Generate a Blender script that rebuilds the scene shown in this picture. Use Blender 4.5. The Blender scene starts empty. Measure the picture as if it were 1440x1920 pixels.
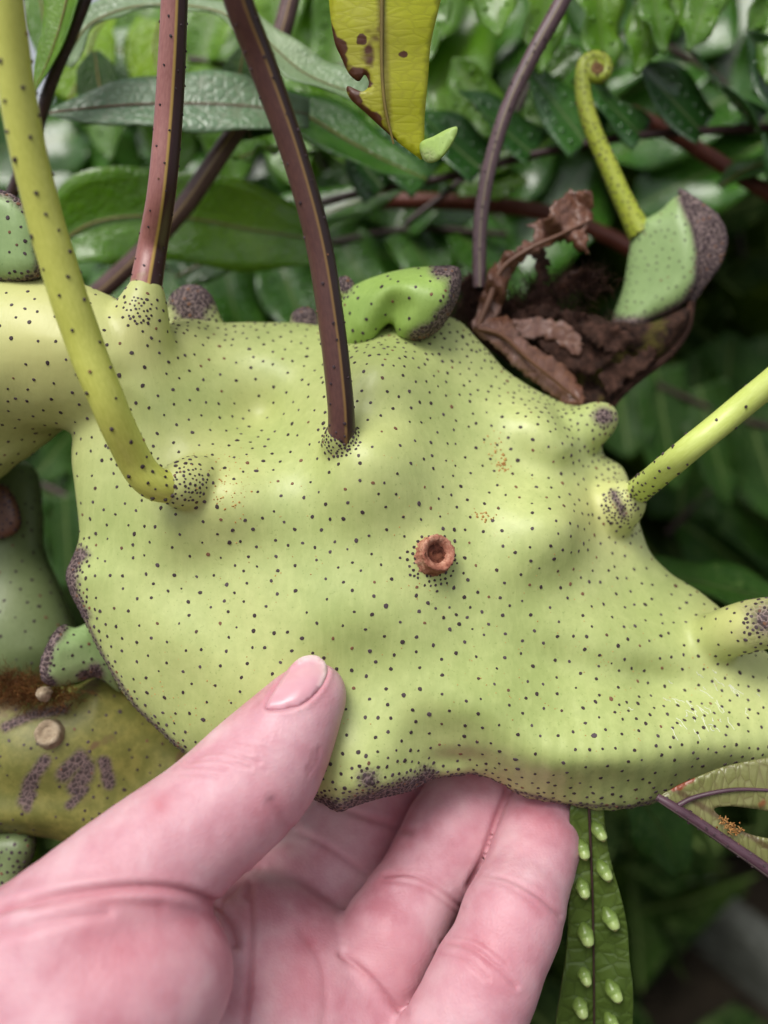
import bpy, bmesh, math, random
import numpy as np
from mathutils import Vector, Matrix
from mathutils.bvhtree import BVHTree
from mathutils.geometry import delaunay_2d_cdt

random.seed(7)
rng = np.random.default_rng(7)
SC = bpy.context.scene
COL = SC.collection

# ------------------------------------------------------------------ camera, sky, sun, exposure
CAM_H, PITCH = 0.60, -12.0
cam_d = bpy.data.cameras.new("camera")
cam = bpy.data.objects.new("camera", cam_d); COL.objects.link(cam)
cam.location = (0, 0, CAM_H)
cam.rotation_euler = (math.radians(90 + PITCH), 0, 0)
cam_d.sensor_fit = 'VERTICAL'; cam_d.sensor_height = 36.0
cam_d.lens = 36.0 * 1540 / 1920
cam_d.clip_start = 0.005; cam_d.clip_end = 500
cam_d.dof.use_dof = True
cam_d.dof.focus_distance = 0.153
cam_d.dof.aperture_fstop = cam_d.lens / 3.6
SC.camera = cam

world = bpy.data.worlds.new("World"); SC.world = world; world.use_nodes = True
SUN_EL, SUN_AZ = 56.0, 212.0        # azimuth: clockwise from +Y
wn = world.node_tree; wn.nodes.clear()
sky = wn.nodes.new('ShaderNodeTexSky'); sky.sky_type = 'NISHITA'; sky.sun_disc = False
sky.sun_elevation = math.radians(SUN_EL); sky.sun_rotation = math.radians(SUN_AZ)
sky.air_density = 1.0; sky.dust_density = 3.0; sky.ozone_density = 1.0
hs = wn.nodes.new('ShaderNodeHueSaturation'); hs.inputs['Saturation'].default_value = 0.25
bg = wn.nodes.new('ShaderNodeBackground'); bg.inputs['Strength'].default_value = 0.095
wo = wn.nodes.new('ShaderNodeOutputWorld')
wn.links.new(sky.outputs[0], hs.inputs['Color']); wn.links.new(hs.outputs[0], bg.inputs[0]); wn.links.new(bg.outputs[0], wo.inputs[0])

sun_d = bpy.data.lights.new("sun", 'SUN'); sun_d.energy = 1.5; sun_d.angle = math.radians(28); sun_d.color = (1.0, 0.96, 0.90)
sun = bpy.data.objects.new("sun", sun_d); COL.objects.link(sun)
_el, _az = math.radians(SUN_EL), math.radians(SUN_AZ)
_dir = Vector((math.sin(_az) * math.cos(_el), math.cos(_az) * math.cos(_el), math.sin(_el)))
sun.rotation_euler = _dir.to_track_quat('Z', 'Y').to_euler()

SC.view_settings.view_transform = 'Standard'; SC.view_settings.look = 'None'
SC.view_settings.exposure = 0.68; SC.view_settings.gamma = 1.0
SC.view_settings.use_curve_mapping = False
SC.cycles.max_bounces = 6; SC.cycles.transparent_max_bounces = 4
SC.cycles.use_denoising = True

# ------------------------------------------------------------------ coordinates
# photo pixels (1440 x 1920) give directions; distances come from the things themselves.  1 unit = 0.1 mm while modelling
F = 1540.0
U = 1e-4
_M = np.array(Matrix.Translation(cam.location) @ cam.rotation_euler.to_matrix().to_4x4())
CAMPOS = np.array(cam.location)
def P(x, y, dz=0.0):
    d = F - dz
    return np.array([(x - 720.0) * d / F, (960.0 - y) * d / F, dz])       # z: 0 on the reference plane, + towards the camera
def PD(x, y, mm):
    return P(x, y, F - mm * 10.0)
def to_world(v):
    v = np.asarray(v, float).reshape(-1, 3)
    c = np.c_[v[:, 0] * U, v[:, 1] * U, (v[:, 2] - F) * U]
    return c @ _M[:3, :3].T + _M[:3, 3]
def to_px(v):
    d = F - v[:, 2]
    return np.c_[720 + F * v[:, 0] / d, 960 - F * v[:, 1] / d]
def wdir(v):
    return np.asarray(v, float) @ _M[:3, :3].T
def cdir(v):                                    # world direction -> modelling frame
    return np.asarray(v, float) @ _M[:3, :3]
UPC = cdir((0, 0, 1))
def lin(r, g, b):
    return tuple(((c / 255.0) / 12.92 if c / 255.0 <= 0.04045 else ((c / 255.0 + 0.055) / 1.055) ** 2.4) for c in (r, g, b)) + (1.0,)

# ------------------------------------------------------------------ scene objects
def thing(name, label, cat, loc_units, group=None, kind=None):
    o = bpy.data.objects.new(name, None); COL.objects.link(o)
    o.empty_display_size = 0.01
    o.location = to_world(loc_units)[0]
    o['label'] = label; o['category'] = cat
    if group: o['group'] = group
    if kind: o['kind'] = kind
    return o
def base_world(o):
    p = np.array(o.location)
    while o.parent: o = o.parent; p = p + np.array(o.location)
    return p
def mesh_obj(name, verts, faces, mat, parent=None, smooth=True, uv=None, attrs=None, kind=None, world=False, label=None):
    w = np.asarray(verts, float) if world else to_world(verts)
    me = bpy.data.meshes.new(name)
    org = base_world(parent) if parent else w.mean(0)
    me.from_pydata((w - org).tolist(), [], faces if isinstance(faces, list) else faces.tolist())
    if smooth: me.polygons.foreach_set('use_smooth', np.ones(len(me.polygons), bool))
    if uv is not None:
        l = me.uv_layers.new(name='UVMap')
        idx = np.empty(len(me.loops), np.int32); me.loops.foreach_get('vertex_index', idx)
        l.data.foreach_set('uv', np.asarray(uv, np.float32)[idx].ravel())
    for k, a in (attrs or {}).items():
        at = me.attributes.new(k, 'FLOAT', 'POINT'); at.data.foreach_set('value', np.asarray(a, np.float32))
    me.materials.append(mat); me.update()
    o = bpy.data.objects.new(name, me); COL.objects.link(o)
    if parent: o.parent = parent
    else: o.location = org
    if kind: o['kind'] = kind
    if label: o['label'] = label
    return o
def single(o, label, cat, group=None, kind=None):
    o['label'] = label
    if cat: o['category'] = cat
    if group: o['group'] = group
    if kind: o['kind'] = kind
    return o

# ------------------------------------------------------------------ geometry helpers
def spline(pts, n, closed=False):
    p = np.asarray(pts, float); m = len(p)
    out = []
    segs = m if closed else m - 1
    per = max(1, int(round(n / segs)))
    for i in range(segs):
        if closed: a, b, c, d = p[(i - 1) % m], p[i], p[(i + 1) % m], p[(i + 2) % m]
        else:
            b, c = p[i], p[i + 1]
            a = p[i - 1] if i > 0 else 2 * b - c
            d = p[i + 2] if i + 2 < m else 2 * c - b
        for k in range(per):
            t = k / per
            out.append(0.5 * ((2 * b) + (-a + c) * t + (2 * a - 5 * b + 4 * c - d) * t * t + (-a + 3 * b - 3 * c + d) * t ** 3))
    if not closed: out.append(p[-1])
    return np.array(out)
def inside_poly(px, py, poly):
    ins = np.zeros(px.shape, bool)
    n = len(poly)
    for i in range(n):
        x0, y0 = poly[i][:2]; x1, y1 = poly[(i + 1) % n][:2]
        if y0 == y1: continue
        c = ((y0 > py) != (y1 > py)) & (px < (x1 - x0) * (py - y0) / (y1 - y0) + x0)
        ins ^= c
    return ins
def dist_poly(px, py, poly, closed=True):
    best = np.full(px.shape, 1e18)
    n = len(poly)
    for i in range(n if closed else n - 1):
        x0, y0 = poly[i][:2]; x1, y1 = poly[(i + 1) % n][:2]
        dx, dy = x1 - x0, y1 - y0
        l2 = dx * dx + dy * dy + 1e-9
        t = np.clip(((px - x0) * dx + (py - y0) * dy) / l2, 0, 1)
        best = np.minimum(best, (px - x0 - t * dx) ** 2 + (py - y0 - t * dy) ** 2)
    return np.sqrt(best)
def vnoise(x, y, z=0.0, seed=0):
    "cheap smooth noise from a few rotated sines"
    r = np.random.default_rng(seed); s = 0
    for i in range(6):
        a = r.normal(size=3); a /= np.linalg.norm(a); f = 0.6 + r.random() * 1.2
        s = s + np.sin(f * (a[0] * x + a[1] * y + a[2] * z) + r.random() * 6.28)
    return s / 6
def surface_nets(f, org, cell):
    nx, ny, nz = f.shape
    s = f < 0
    c = [s[i:nx - 1 + i, j:ny - 1 + j, k:nz - 1 + k] for i in (0, 1) for j in (0, 1) for k in (0, 1)]
    cnt = sum(a.astype(np.int8) for a in c)
    I, J, K = np.nonzero((cnt > 0) & (cnt < 8))
    idx = np.full((nx - 1, ny - 1, nz - 1), -1, np.int32); idx[I, J, K] = np.arange(len(I))
    acc = np.zeros((len(I), 3)); num = np.zeros(len(I))
    cor = [(i, j, k) for i in (0, 1) for j in (0, 1) for k in (0, 1)]
    vals = [f[I + a, J + b, K + d].astype(float) for a, b, d in cor]
    for u in range(8):
        for v in range(u + 1, 8):
            df = [abs(cor[u][q] - cor[v][q]) for q in range(3)]
            if sum(df) != 1: continue
            m = (vals[u] < 0) != (vals[v] < 0)
            t = vals[u] / (vals[u] - vals[v] + 1e-20)
            for q in range(3):
                acc[:, q] += np.where(m, cor[u][q] + t * (cor[v][q] - cor[u][q]), 0)
            num += m
    verts = (np.c_[I, J, K] + acc / num[:, None]) * cell + org
    quads = []
    def add(ax):
        sl0 = [slice(None)] * 3; sl1 = [slice(None)] * 3
        sl0[ax] = slice(0, -1); sl1[ax] = slice(1, None)
        a, b = s[tuple(sl0)], s[tuple(sl1)]
        for flip, m in ((False, a & ~b), (True, ~a & b)):
            i, j, k = np.nonzero(m)
            p = [i, j, k]; u, v = (ax + 1) % 3, (ax + 2) % 3
            ok = (p[u] > 0) & (p[v] > 0) & (p[u] < f.shape[u] - 1) & (p[v] < f.shape[v] - 1)
            p = [q[ok] for q in p]
            def g(du, dv):
                q = list(p); q[u] = q[u] + du; q[v] = q[v] + dv
                return idx[q[0], q[1], q[2]]
            q = np.c_[g(-1, -1), g(0, -1), g(0, 0), g(-1, 0)]
            if flip: q = q[:, ::-1]
            quads.append(q)
    for ax in range(3): add(ax)
    q = np.concatenate(quads)
    return verts, q[(q >= 0).all(1)]
def relax(v, q, n=2, lam=0.5):
    for _ in range(n):
        s = np.zeros_like(v); c = np.zeros(len(v))
        for a in range(4):
            b = (a + 1) % 4
            np.add.at(s, q[:, a], v[q[:, b]]); np.add.at(c, q[:, a], 1)
            np.add.at(s, q[:, b], v[q[:, a]]); np.add.at(c, q[:, b], 1)
        v = v + lam * (s / np.maximum(c, 1)[:, None] - v)
    return v
def vnormals(v, q):
    n = np.cross(v[q[:, 2]] - v[q[:, 0]], v[q[:, 3 if q.shape[1] > 3 else 1]] - v[q[:, 1 if q.shape[1] > 3 else 0]])
    if q.shape[1] == 3: n = np.cross(v[q[:, 1]] - v[q[:, 0]], v[q[:, 2]] - v[q[:, 0]])
    s = np.zeros_like(v)
    for a in range(q.shape[1]): np.add.at(s, q[:, a], n)
    return s / (np.linalg.norm(s, axis=1, keepdims=True) + 1e-12)
def smin(a, b, k):
    h = np.clip(0.5 + 0.5 * (b - a) / k, 0, 1)
    return b + (a - b) * h - k * h * (1 - h)
class Field:
    def __init__(self, lo, hi, cell):
        self.org = np.array(lo, float); self.cell = cell
        self.n = np.ceil((np.array(hi) - lo) / cell).astype(int) + 1
        self.ax = [(self.org[i] + cell * np.arange(self.n[i])).astype(np.float32) for i in range(3)]
        self.f = np.full(self.n, 1e4, np.float32)
    def chain(self, pts, k, target=None, far=120, sq=None):
        "smooth union with a tapered tube through pts (x, y, z, r) in modelling units"
        f = self.f if target is None else target
        for a, b in zip(pts[:-1], pts[1:]):
            r = max(a[3], b[3]) + far
            lo = np.minimum(a[:3], b[:3]) - r; hi = np.maximum(a[:3], b[:3]) + r
            i0 = np.clip(np.floor((lo - self.org) / self.cell).astype(int), 0, self.n - 1)
            i1 = np.clip(np.ceil((hi - self.org) / self.cell).astype(int) + 1, 1, self.n)
            if (i1 <= i0).any(): continue
            X = self.ax[0][i0[0]:i1[0]][:, None, None]; Y = self.ax[1][i0[1]:i1[1]][None, :, None]; Z = self.ax[2][i0[2]:i1[2]][None, None, :]
            ba = (b - a)[:3]; l2 = float(ba @ ba) + 1e-9
            t = np.clip(((X - a[0]) * ba[0] + (Y - a[1]) * ba[1] + (Z - a[2]) * ba[2]) / l2, 0, 1)
            d = np.sqrt((X - a[0] - t * ba[0]) ** 2 + (Y - a[1] - t * ba[1]) ** 2 + (Z - a[2] - t * ba[2]) ** 2) - (a[3] + (b[3] - a[3]) * t)
            sub = f[i0[0]:i1[0], i0[1]:i1[1], i0[2]:i1[2]]
            sub[...] = smin(sub, d, k) if k > 0 else np.minimum(sub, d)
        return f
def px_chain(pts, n=0):
    "pixel points (x, y, dz, r_px) -> modelling units; radii follow the distance"
    out = np.array([list(P(x, y, z)) + [r * (F - z) / F] for x, y, z, r in pts])
    return spline(out, n) if n else out

def inflate(poly, T=100, Tb=None, L=80, cell=6.0, zpts=(), bumps=(), chains=(), zbumps=(), relax_n=2, front=None, nseg=160):
    """A plump body: traced outline (x, y, dz rim) at its own depth, swelling Tf towards us and Tb away;
    bumps raise or sink the front, chains are tubes merged in smoothly."""
    Tb = T if Tb is None else Tb
    rim = np.array([P(*p) for p in poly])
    out = spline(rim, nseg, True)
    zp = np.concatenate([rim, np.array([P(*p) for p in zpts])]) if len(zpts) else rim
    fz = front if front is not None else float(zp[:, 2].mean())
    ch = [(px_chain(c, 10), k) for c, k in chains]
    lo = out.min(0) - 40; hi = out.max(0) + 40
    bz = sum(abs(b[4]) for b in bumps if b[4] > 0) * 0.6
    lo[2] = zp[:, 2].min() - Tb - 40; hi[2] = zp[:, 2].max() + T + bz + 40
    for c, k in ch:
        lo = np.minimum(lo, (c[:, :3] - c[:, 3:]).min(0) - 20); hi = np.maximum(hi, (c[:, :3] + c[:, 3:]).max(0) + 20)
    fd = Field(lo, hi, cell)
    X, Y = np.meshgrid(fd.ax[0], fd.ax[1], indexing='ij')
    d = dist_poly(X, Y, out); ins = inside_poly(X, Y, out); d = np.where(ins, d, -d)
    zm = np.zeros_like(X, float); w = np.zeros_like(zm)
    for p in np.concatenate([out[::4], zp[len(rim):]]) if len(zp) > len(rim) else out[::4]:
        ww = 1.0 / ((X - p[0]) ** 2 + (Y - p[1]) ** 2 + 40.0 ** 2) ** 1.5
        zm += ww * p[2]; w += ww
    zm /= w
    Tf = np.full_like(zm, T)
    for bx_, by_, sx, sy, amp, *rot in bumps:
        c = P(bx_, by_, fz); a = math.radians(rot[0]) if rot else 0
        u = (X - c[0]) * math.cos(a) + (Y - c[1]) * math.sin(a); v = -(X - c[0]) * math.sin(a) + (Y - c[1]) * math.cos(a)
        Tf += amp * np.exp(-(u / sx) ** 2 - (v / sy) ** 2)
    Tf = np.maximum(Tf, 12)
    e = (1 - np.minimum(d / L, 1)) ** 2
    Z = fd.ax[2][None, None, :]
    dzz = Z - zm[..., None]
    TT = np.where(dzz > 0, Tf[..., None], Tb)
    fd.f = ((np.sqrt((dzz / TT) ** 2 + e[..., None]) - 1) * np.minimum(TT, L)).astype(np.float32)
    for c, k in ch: fd.chain(c, k, far=k + 20)
    v, q = surface_nets(fd.f, fd.org, cell)
    v = relax(v, q, relax_n)
    return v, q

def tube(pts, n=40, ring=16, rmod=None, cap=True):
    "swept stem through (x, y, z, r); u = angle (0 faces the camera side), v = length in mm"
    s = spline(pts, n)
    c, r = s[:, :3], s[:, 3]
    t = np.gradient(c, axis=0); t /= np.linalg.norm(t, axis=1, keepdims=True)
    f0 = np.array([0, 0, -1.0]); a = f0 - t[0] * (f0 @ t[0])
    if np.linalg.norm(a) < 0.2: a = np.array([0, 1.0, 0]) - t[0] * t[0][1]
    A = []
    for i in range(len(c)):
        a = a - t[i] * (a @ t[i]); a = a / np.linalg.norm(a); A.append(a)
    A = np.array(A); B = np.cross(t, A)
    th = np.linspace(0, 2 * math.pi, ring + 1)
    ln = np.r_[0, np.cumsum(np.linalg.norm(np.diff(c, axis=0), axis=1))]
    rr = r[:, None] * (np.ones((1, ring + 1)) if rmod is None else rmod(th[None, :], ln[:, None]))
    v = c[:, None, :] + rr[..., None] * (np.cos(th)[None, :, None] * A[:, None] + np.sin(th)[None, :, None] * B[:, None])
    uv = np.stack([np.broadcast_to(th / (2 * math.pi), rr.shape), np.broadcast_to(ln[:, None] / 10, rr.shape)], -1)
    m = ring + 1
    i, j = np.meshgrid(np.arange(len(c) - 1), np.arange(ring), indexing='ij')
    q = np.stack([i * m + j, i * m + j + 1, (i + 1) * m + j + 1, (i + 1) * m + j], -1).reshape(-1, 4)
    return v.reshape(-1, 3), q, uv.reshape(-1, 2)

def blade(pts, widths, face=(0, 0.35, 1), n=28, cols=9, cup=0.15, wave=0.12, freq=5.0, lobes=0.06, seed=0, twist=0.0):
    """A leaf blade along pts (modelling units); widths = half widths along it; edges ruffled. uv: u across, v along"""
    s = spline(pts, n); m = len(s)
    r = np.random.default_rng(seed)
    t = np.gradient(s, axis=0); t /= np.linalg.norm(t, axis=1, keepdims=True)
    fv = np.asarray(face, float); fv = fv / np.linalg.norm(fv)
    side = np.cross(t, fv); side /= np.linalg.norm(side, axis=1, keepdims=True) + 1e-9
    nor = np.cross(side, t)
    tt = np.linspace(0, 1, m)
    w = np.interp(tt, np.linspace(0, 1, len(widths)), widths)
    w = np.convolve(np.r_[w[0], w, w[-1]], [0.25, 0.5, 0.25], 'valid')
    ang = twist * (tt - 0.3)
    side, nor = side * np.cos(ang)[:, None] + nor * np.sin(ang)[:, None], nor * np.cos(ang)[:, None] - side * np.sin(ang)[:, None]
    u = np.linspace(-1, 1, cols)
    ph = r.random(2) * 6.28; ln = np.r_[0, np.cumsum(np.linalg.norm(np.diff(s, axis=0), axis=1))]
    wm = np.max(widths)
    phase = freq * ln / (wm * 2.2)
    V = np.zeros((m, cols, 3))
    for c in range(cols):
        k = 0 if u[c] < 0 else 1
        ww = w * (1 + lobes * np.sin(phase * 0.9 + ph[k]) * abs(u[c]))
        off = cup * w * (u[c] ** 2) + wave * wm * np.minimum(1, w / wm * 1.6) * abs(u[c]) ** 2.2 * np.sin(phase + ph[k] + 1.3 * k)
        off = off - 0.06 * w * np.exp(-(u[c] / 0.12) ** 2)
        V[:, c] = s + side * (ww * u[c])[:, None] + nor * off[:, None]
    uv = np.stack([np.broadcast_to(u[None, :] * 0.5 + 0.5, (m, cols)), np.broadcast_to((ln / max(wm, 1))[:, None], (m, cols))], -1)
    i, j = np.meshgrid(np.arange(m - 1), np.arange(cols - 1), indexing='ij')
    q = np.stack([i * cols + j, i * cols + j + 1, (i + 1) * cols + j + 1, (i + 1) * cols + j], -1).reshape(-1, 4)
    return V.reshape(-1, 3), q, uv.reshape(-1, 2), s, nor

def sheet(poly, zfun, step=14, holes=(), smooth_outline=True, nseg=140, rag=0.0):
    "a thin cut-out leaf from its outline in pixels; zfun(x, y) gives the depth offset of each point"
    o = spline([p[:2] for p in poly], nseg, True) if smooth_outline else np.array([p[:2] for p in poly], float)
    if rag:
        rj = np.random.default_rng(len(poly)); o = o + rj.normal(0, rag, o.shape) + rag * 1.6 * np.sin(np.arange(len(o)) * 0.9)[:, None] * rj.normal(0.4, 0.5, o.shape)
    hs_ = [spline(h, 40, True) for h in holes]
    lo, hi = o.min(0), o.max(0)
    gx, gy = np.meshgrid(np.arange(lo[0], hi[0], step), np.arange(lo[1], hi[1], step))
    gx = gx + (np.arange(gx.shape[0]) % 2)[:, None] * step / 2
    gx, gy = gx.ravel(), gy.ravel()
    ok = inside_poly(gx, gy, o) & (dist_poly(gx, gy, o) > step * 0.6)
    for h in hs_: ok &= ~inside_poly(gx, gy, h) & (dist_poly(gx, gy, h) > step * 0.5)
    pts = [Vector(p) for p in o]; edges = [(i, (i + 1) % len(o)) for i in range(len(o))]
    for h in hs_:
        b = len(pts); pts += [Vector(p) for p in h]; edges += [(b + i, b + (i + 1) % len(h)) for i in range(len(h))]
    pts += [Vector((a, b)) for a, b in zip(gx[ok], gy[ok])]
    vs, _, fs, _, _, _ = delaunay_2d_cdt(pts, edges, [], 0, 1e-3)
    xy = np.array([tuple(v) for v in vs]); tri = np.array([f[::-1] for f in fs])
    c = xy[tri].mean(1)
    keep = inside_poly(c[:, 0], c[:, 1], o)
    for h in hs_: keep &= ~inside_poly(c[:, 0], c[:, 1], h)
    z = zfun(xy[:, 0], xy[:, 1])
    v = np.array([P(x, y, k) for (x, y), k in zip(xy, z)])
    return v, tri[keep], xy / 100.0, xy
def thicken(o, mm, off=0.0):
    m = o.modifiers.new('thickness', 'SOLIDIFY'); m.thickness = mm / 1000; m.offset = off
    return o

def scatter(v, q, spacing, size, n=40000, seed=1, facing=-0.35, height=0.28, loose=True):
    """scales: little domed flecks laid on a skin; spacing(px, pts) and size(px, spacing) in modelling units"""
    r = np.random.default_rng(seed)
    tri = q if q.shape[1] == 3 else np.concatenate([q[:, [0, 1, 2]], q[:, [0, 2, 3]]])
    nv = vnormals(v, q)
    fn = np.cross(v[tri[:, 1]] - v[tri[:, 0]], v[tri[:, 2]] - v[tri[:, 0]]); ar = np.linalg.norm(fn, axis=1)
    cen = v[tri].mean(1); view = np.array([0, 0, F]) - cen; view /= np.linalg.norm(view, axis=1, keepdims=True)
    ok = ((fn / (ar[:, None] + 1e-9)) * view).sum(1) > facing
    px = to_px(cen); ok &= (px[:, 0] > -60) & (px[:, 0] < 1500) & (px[:, 1] > -60) & (px[:, 1] < 1980)
    sp_f = spacing(px, cen)
    wgt = np.where(ok, ar / sp_f ** 2, 0)
    pick = r.choice(len(tri), n, p=wgt / wgt.sum())
    a, b = r.random(n), r.random(n); fl = a + b > 1; a[fl], b[fl] = 1 - a[fl], 1 - b[fl]
    T = tri[pick]
    pt = v[T[:, 0]] * (1 - a - b)[:, None] + v[T[:, 1]] * a[:, None] + v[T[:, 2]] * b[:, None]
    nr = nv[T[:, 0]] * (1 - a - b)[:, None] + nv[T[:, 1]] * a[:, None] + nv[T[:, 2]] * b[:, None]
    nr /= np.linalg.norm(nr, axis=1, keepdims=True) + 1e-9
    ppx = to_px(pt); sp = spacing(ppx, pt); cellz = float(sp.max()) * 1.0
    grid = {}; keep = []
    cs = max(cellz * 0.5, 8)
    R = int(math.ceil(cellz / cs))
    us = (0.68 + 0.62 * r.random(n)).tolist() if loose else [1.0] * n
    ptl = pt.tolist(); spl = sp.tolist()
    for i in range(n):
        x, y, z = ptl[i]; s = spl[i]
        k = (int(x // cs), int(y // cs), int(z // cs)); good = True
        s *= us[i]; rr = int(math.ceil(s / cs))
        for dx in range(-rr, rr + 1):
            for dy in range(-rr, rr + 1):
                for dz in range(-rr, rr + 1):
                    for j in grid.get((k[0] + dx, k[1] + dy, k[2] + dz), ()):
                        p = ptl[j]
                        if (p[0] - x) ** 2 + (p[1] - y) ** 2 + (p[2] - z) ** 2 < s * s: good = False; break
                    if not good: break
                if not good: break
            if not good: break
        if good: grid.setdefault(k, []).append(i); keep.append(i)
    keep = np.array(keep)
    p, nn, ppx, sp = pt[keep], nr[keep], ppx[keep], sp[keep]
    rad = size(ppx, sp) * np.exp(r.normal(-0.03, 0.14, len(p)))
    t1 = np.cross(nn, r.normal(size=p.shape)); t1 /= np.linalg.norm(t1, axis=1, keepdims=True); t2 = np.cross(nn, t1)
    el = 1 + r.random(len(p)) * 0.25
    m = 7; V = []
    th = np.linspace(0, 2 * math.pi, m, endpoint=False)
    jit = 1 + r.normal(0, 0.09, (len(p), m))
    for scale, hgt in ((1.0, -0.25), (0.72, height)):
        V.append(p[:, None] + (rad[:, None] * jit * scale * np.cos(th))[..., None] * t1[:, None] * el[:, None, None] + (rad[:, None] * jit * scale * np.sin(th))[..., None] * t2[:, None] + (rad * hgt)[:, None, None] * nn[:, None])
    V = np.concatenate([V[0], V[1], (p + nn * (rad * height * 1.15)[:, None])[:, None]], 1)
    fs = []
    nb = V.shape[1]
    for j in range(m):
        k = (j + 1) % m
        fs.append([j, k, m + k]); fs.append([j, m + k, m + j]); fs.append([m + j, m + k, 2 * m])
    fs = np.array(fs)
    faces = (np.arange(len(p)) * nb)[:, None, None] + fs[None]
    return V.reshape(-1, 3), faces.reshape(-1, 3)

def spacing_fn(default, spots=(), lines=()):
    "spots (x, y, r_in, r_out, spacing), lines (polyline, r_in, r_out, spacing): where scales crowd together"
    def f(px, pts):
        s = default * (1 + 0.22 * vnoise(px[:, 0] / 40, px[:, 1] / 40, 0, 5))
        for x, y, a, b, v in spots:
            d = np.hypot(px[:, 0] - x, px[:, 1] - y); k = np.clip((d - a) / (b - a), 0, 1)
            s = np.minimum(s, v + (default * 1.25 - v) * k ** 0.8)
        for l, a, b, v in lines:
            d = dist_poly(px[:, 0], px[:, 1], l, False); k = np.clip((d - a) / (b - a), 0, 1)
            s = np.minimum(s, v + (default * 1.25 - v) * k ** 0.8)
        return s
    return f
def crust_attr(v, spots=(), lines=()):
    px = to_px(v); c = np.zeros(len(v))
    wob = 1 + 0.35 * vnoise(px[:, 0] / 9, px[:, 1] / 9, 0, 3)
    for x, y, a, b in spots:
        d = np.hypot(px[:, 0] - x, px[:, 1] - y) * wob; c = np.maximum(c, 1 - np.clip((d - a) / (b - a), 0, 1))
    for l, a, b in lines:
        d = dist_poly(px[:, 0], px[:, 1], l, False) * wob; c = np.maximum(c, 1 - np.clip((d - a) / (b - a), 0, 1))
    return c
def raycast(bvh, x, y):
    o = Vector((0, 0, F)); d = Vector(P(x, y, 0)) - o
    h = bvh.ray_cast(o, d.normalized())
    return (np.array(h[0]), np.array(h[1])) if h[0] is not None else (None, None)

# ------------------------------------------------------------------ materials
class NT:
    def __init__(self, name):
        self.m = bpy.data.materials.new(name); self.m.use_nodes = True
        self.t = self.m.node_tree; self.n = self.t.nodes; self.b = self.n['Principled BSDF']; self.out = self.n['Material Output']
    def node(self, typ, **kw):
        o = self.n.new(typ)
        for k, v in kw.items(): setattr(o, k, v)
        return o
    def link(self, a, b): self.t.links.new(a, b)
    def noise(self, scale, detail=3, rough=0.55, vec=None, dist=0.0):
        o = self.node('ShaderNodeTexNoise'); o.inputs['Scale'].default_value = scale; o.inputs['Detail'].default_value = detail
        o.inputs['Roughness'].default_value = rough; o.inputs['Distortion'].default_value = dist
        if vec is not None: self.link(vec, o.inputs['Vector'])
        return o.outputs['Fac']
    def coord(self, which='Object', scale=None):
        c = self.node('ShaderNodeTexCoord').outputs[which]
        if scale is None: return c
        mp = self.node('ShaderNodeMapping'); mp.inputs['Scale'].default_value = scale; self.link(c, mp.inputs['Vector'])
        return mp.outputs[0]
    def ramp(self, fac, stops, interp='LINEAR'):
        r = self.node('ShaderNodeValToRGB'); r.color_ramp.interpolation = interp
        while len(r.color_ramp.elements) < len(stops): r.color_ramp.elements.new(0.5)
        for e, (p, c) in zip(r.color_ramp.elements, stops): e.position = p; e.color = c if len(c) == 4 else tuple(c) + (1,)
        self.link(fac, r.inputs[0]); return r.outputs[0]
    def mix(self, fac, a, b, mode='MIX'):
        o = self.node('ShaderNodeMix', data_type='RGBA', blend_type=mode)
        for s, v in ((o.inputs['Factor'], fac), (o.inputs['A'], a), (o.inputs['B'], b)):
            if hasattr(v, 'node'): self.link(v, s)
            else: s.default_value = v
        return o.outputs['Result']
    def math(self, op, a, b=0.0, clamp=False):
        o = self.node('ShaderNodeMath', operation=op, use_clamp=clamp)
        for s, v in ((o.inputs[0], a), (o.inputs[1], b)):
            if hasattr(v, 'node'): self.link(v, s)
            else: s.default_value = v
        return o.outputs[0]
    def attr(self, name):
        return self.node('ShaderNodeAttribute', attribute_name=name).outputs['Fac']
    def bump(self, h, strength=0.3, dist=0.0005, normal=None):
        o = self.node('ShaderNodeBump'); o.inputs['Strength'].default_value = strength; o.inputs['Distance'].default_value = dist
        self.link(h, o.inputs['Height'])
        if normal is not None: self.link(normal, o.inputs['Normal'])
        return o.outputs[0]
    def done(self, color=None, rough=None, normal=None, sss=0.0, sss_r=None, sss_scale=0.001, spec=0.5, trans=0.0, trans_col=None, coat=0.0):
        b = self.b
        for s, v in ((b.inputs['Base Color'], color), (b.inputs['Roughness'], rough), (b.inputs['Normal'], normal)):
            if v is None: continue
            if hasattr(v, 'node'): self.link(v, s)
            else: s.default_value = v
        b.inputs['Specular IOR Level'].default_value = spec
        b.inputs['Coat Weight'].default_value = coat; b.inputs['Coat Roughness'].default_value = 0.10
        if sss:
            b.inputs['Subsurface Weight'].default_value = sss; b.inputs['Subsurface Scale'].default_value = sss_scale
            b.inputs['Subsurface Radius'].default_value = sss_r or (1, 1, 1)
        if trans:
            tr = self.node('ShaderNodeBsdfTranslucent')
            if hasattr(trans_col, 'node'): self.link(trans_col, tr.inputs['Color'])
            else: tr.inputs['Color'].default_value = trans_col
            ms = self.node('ShaderNodeMixShader'); ms.inputs[0].default_value = trans
            self.link(b.outputs[0], ms.inputs[1]); self.link(tr.outputs[0], ms.inputs[2]); self.link(ms.outputs[0], self.out.inputs['Surface'])
        return self.m

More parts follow.
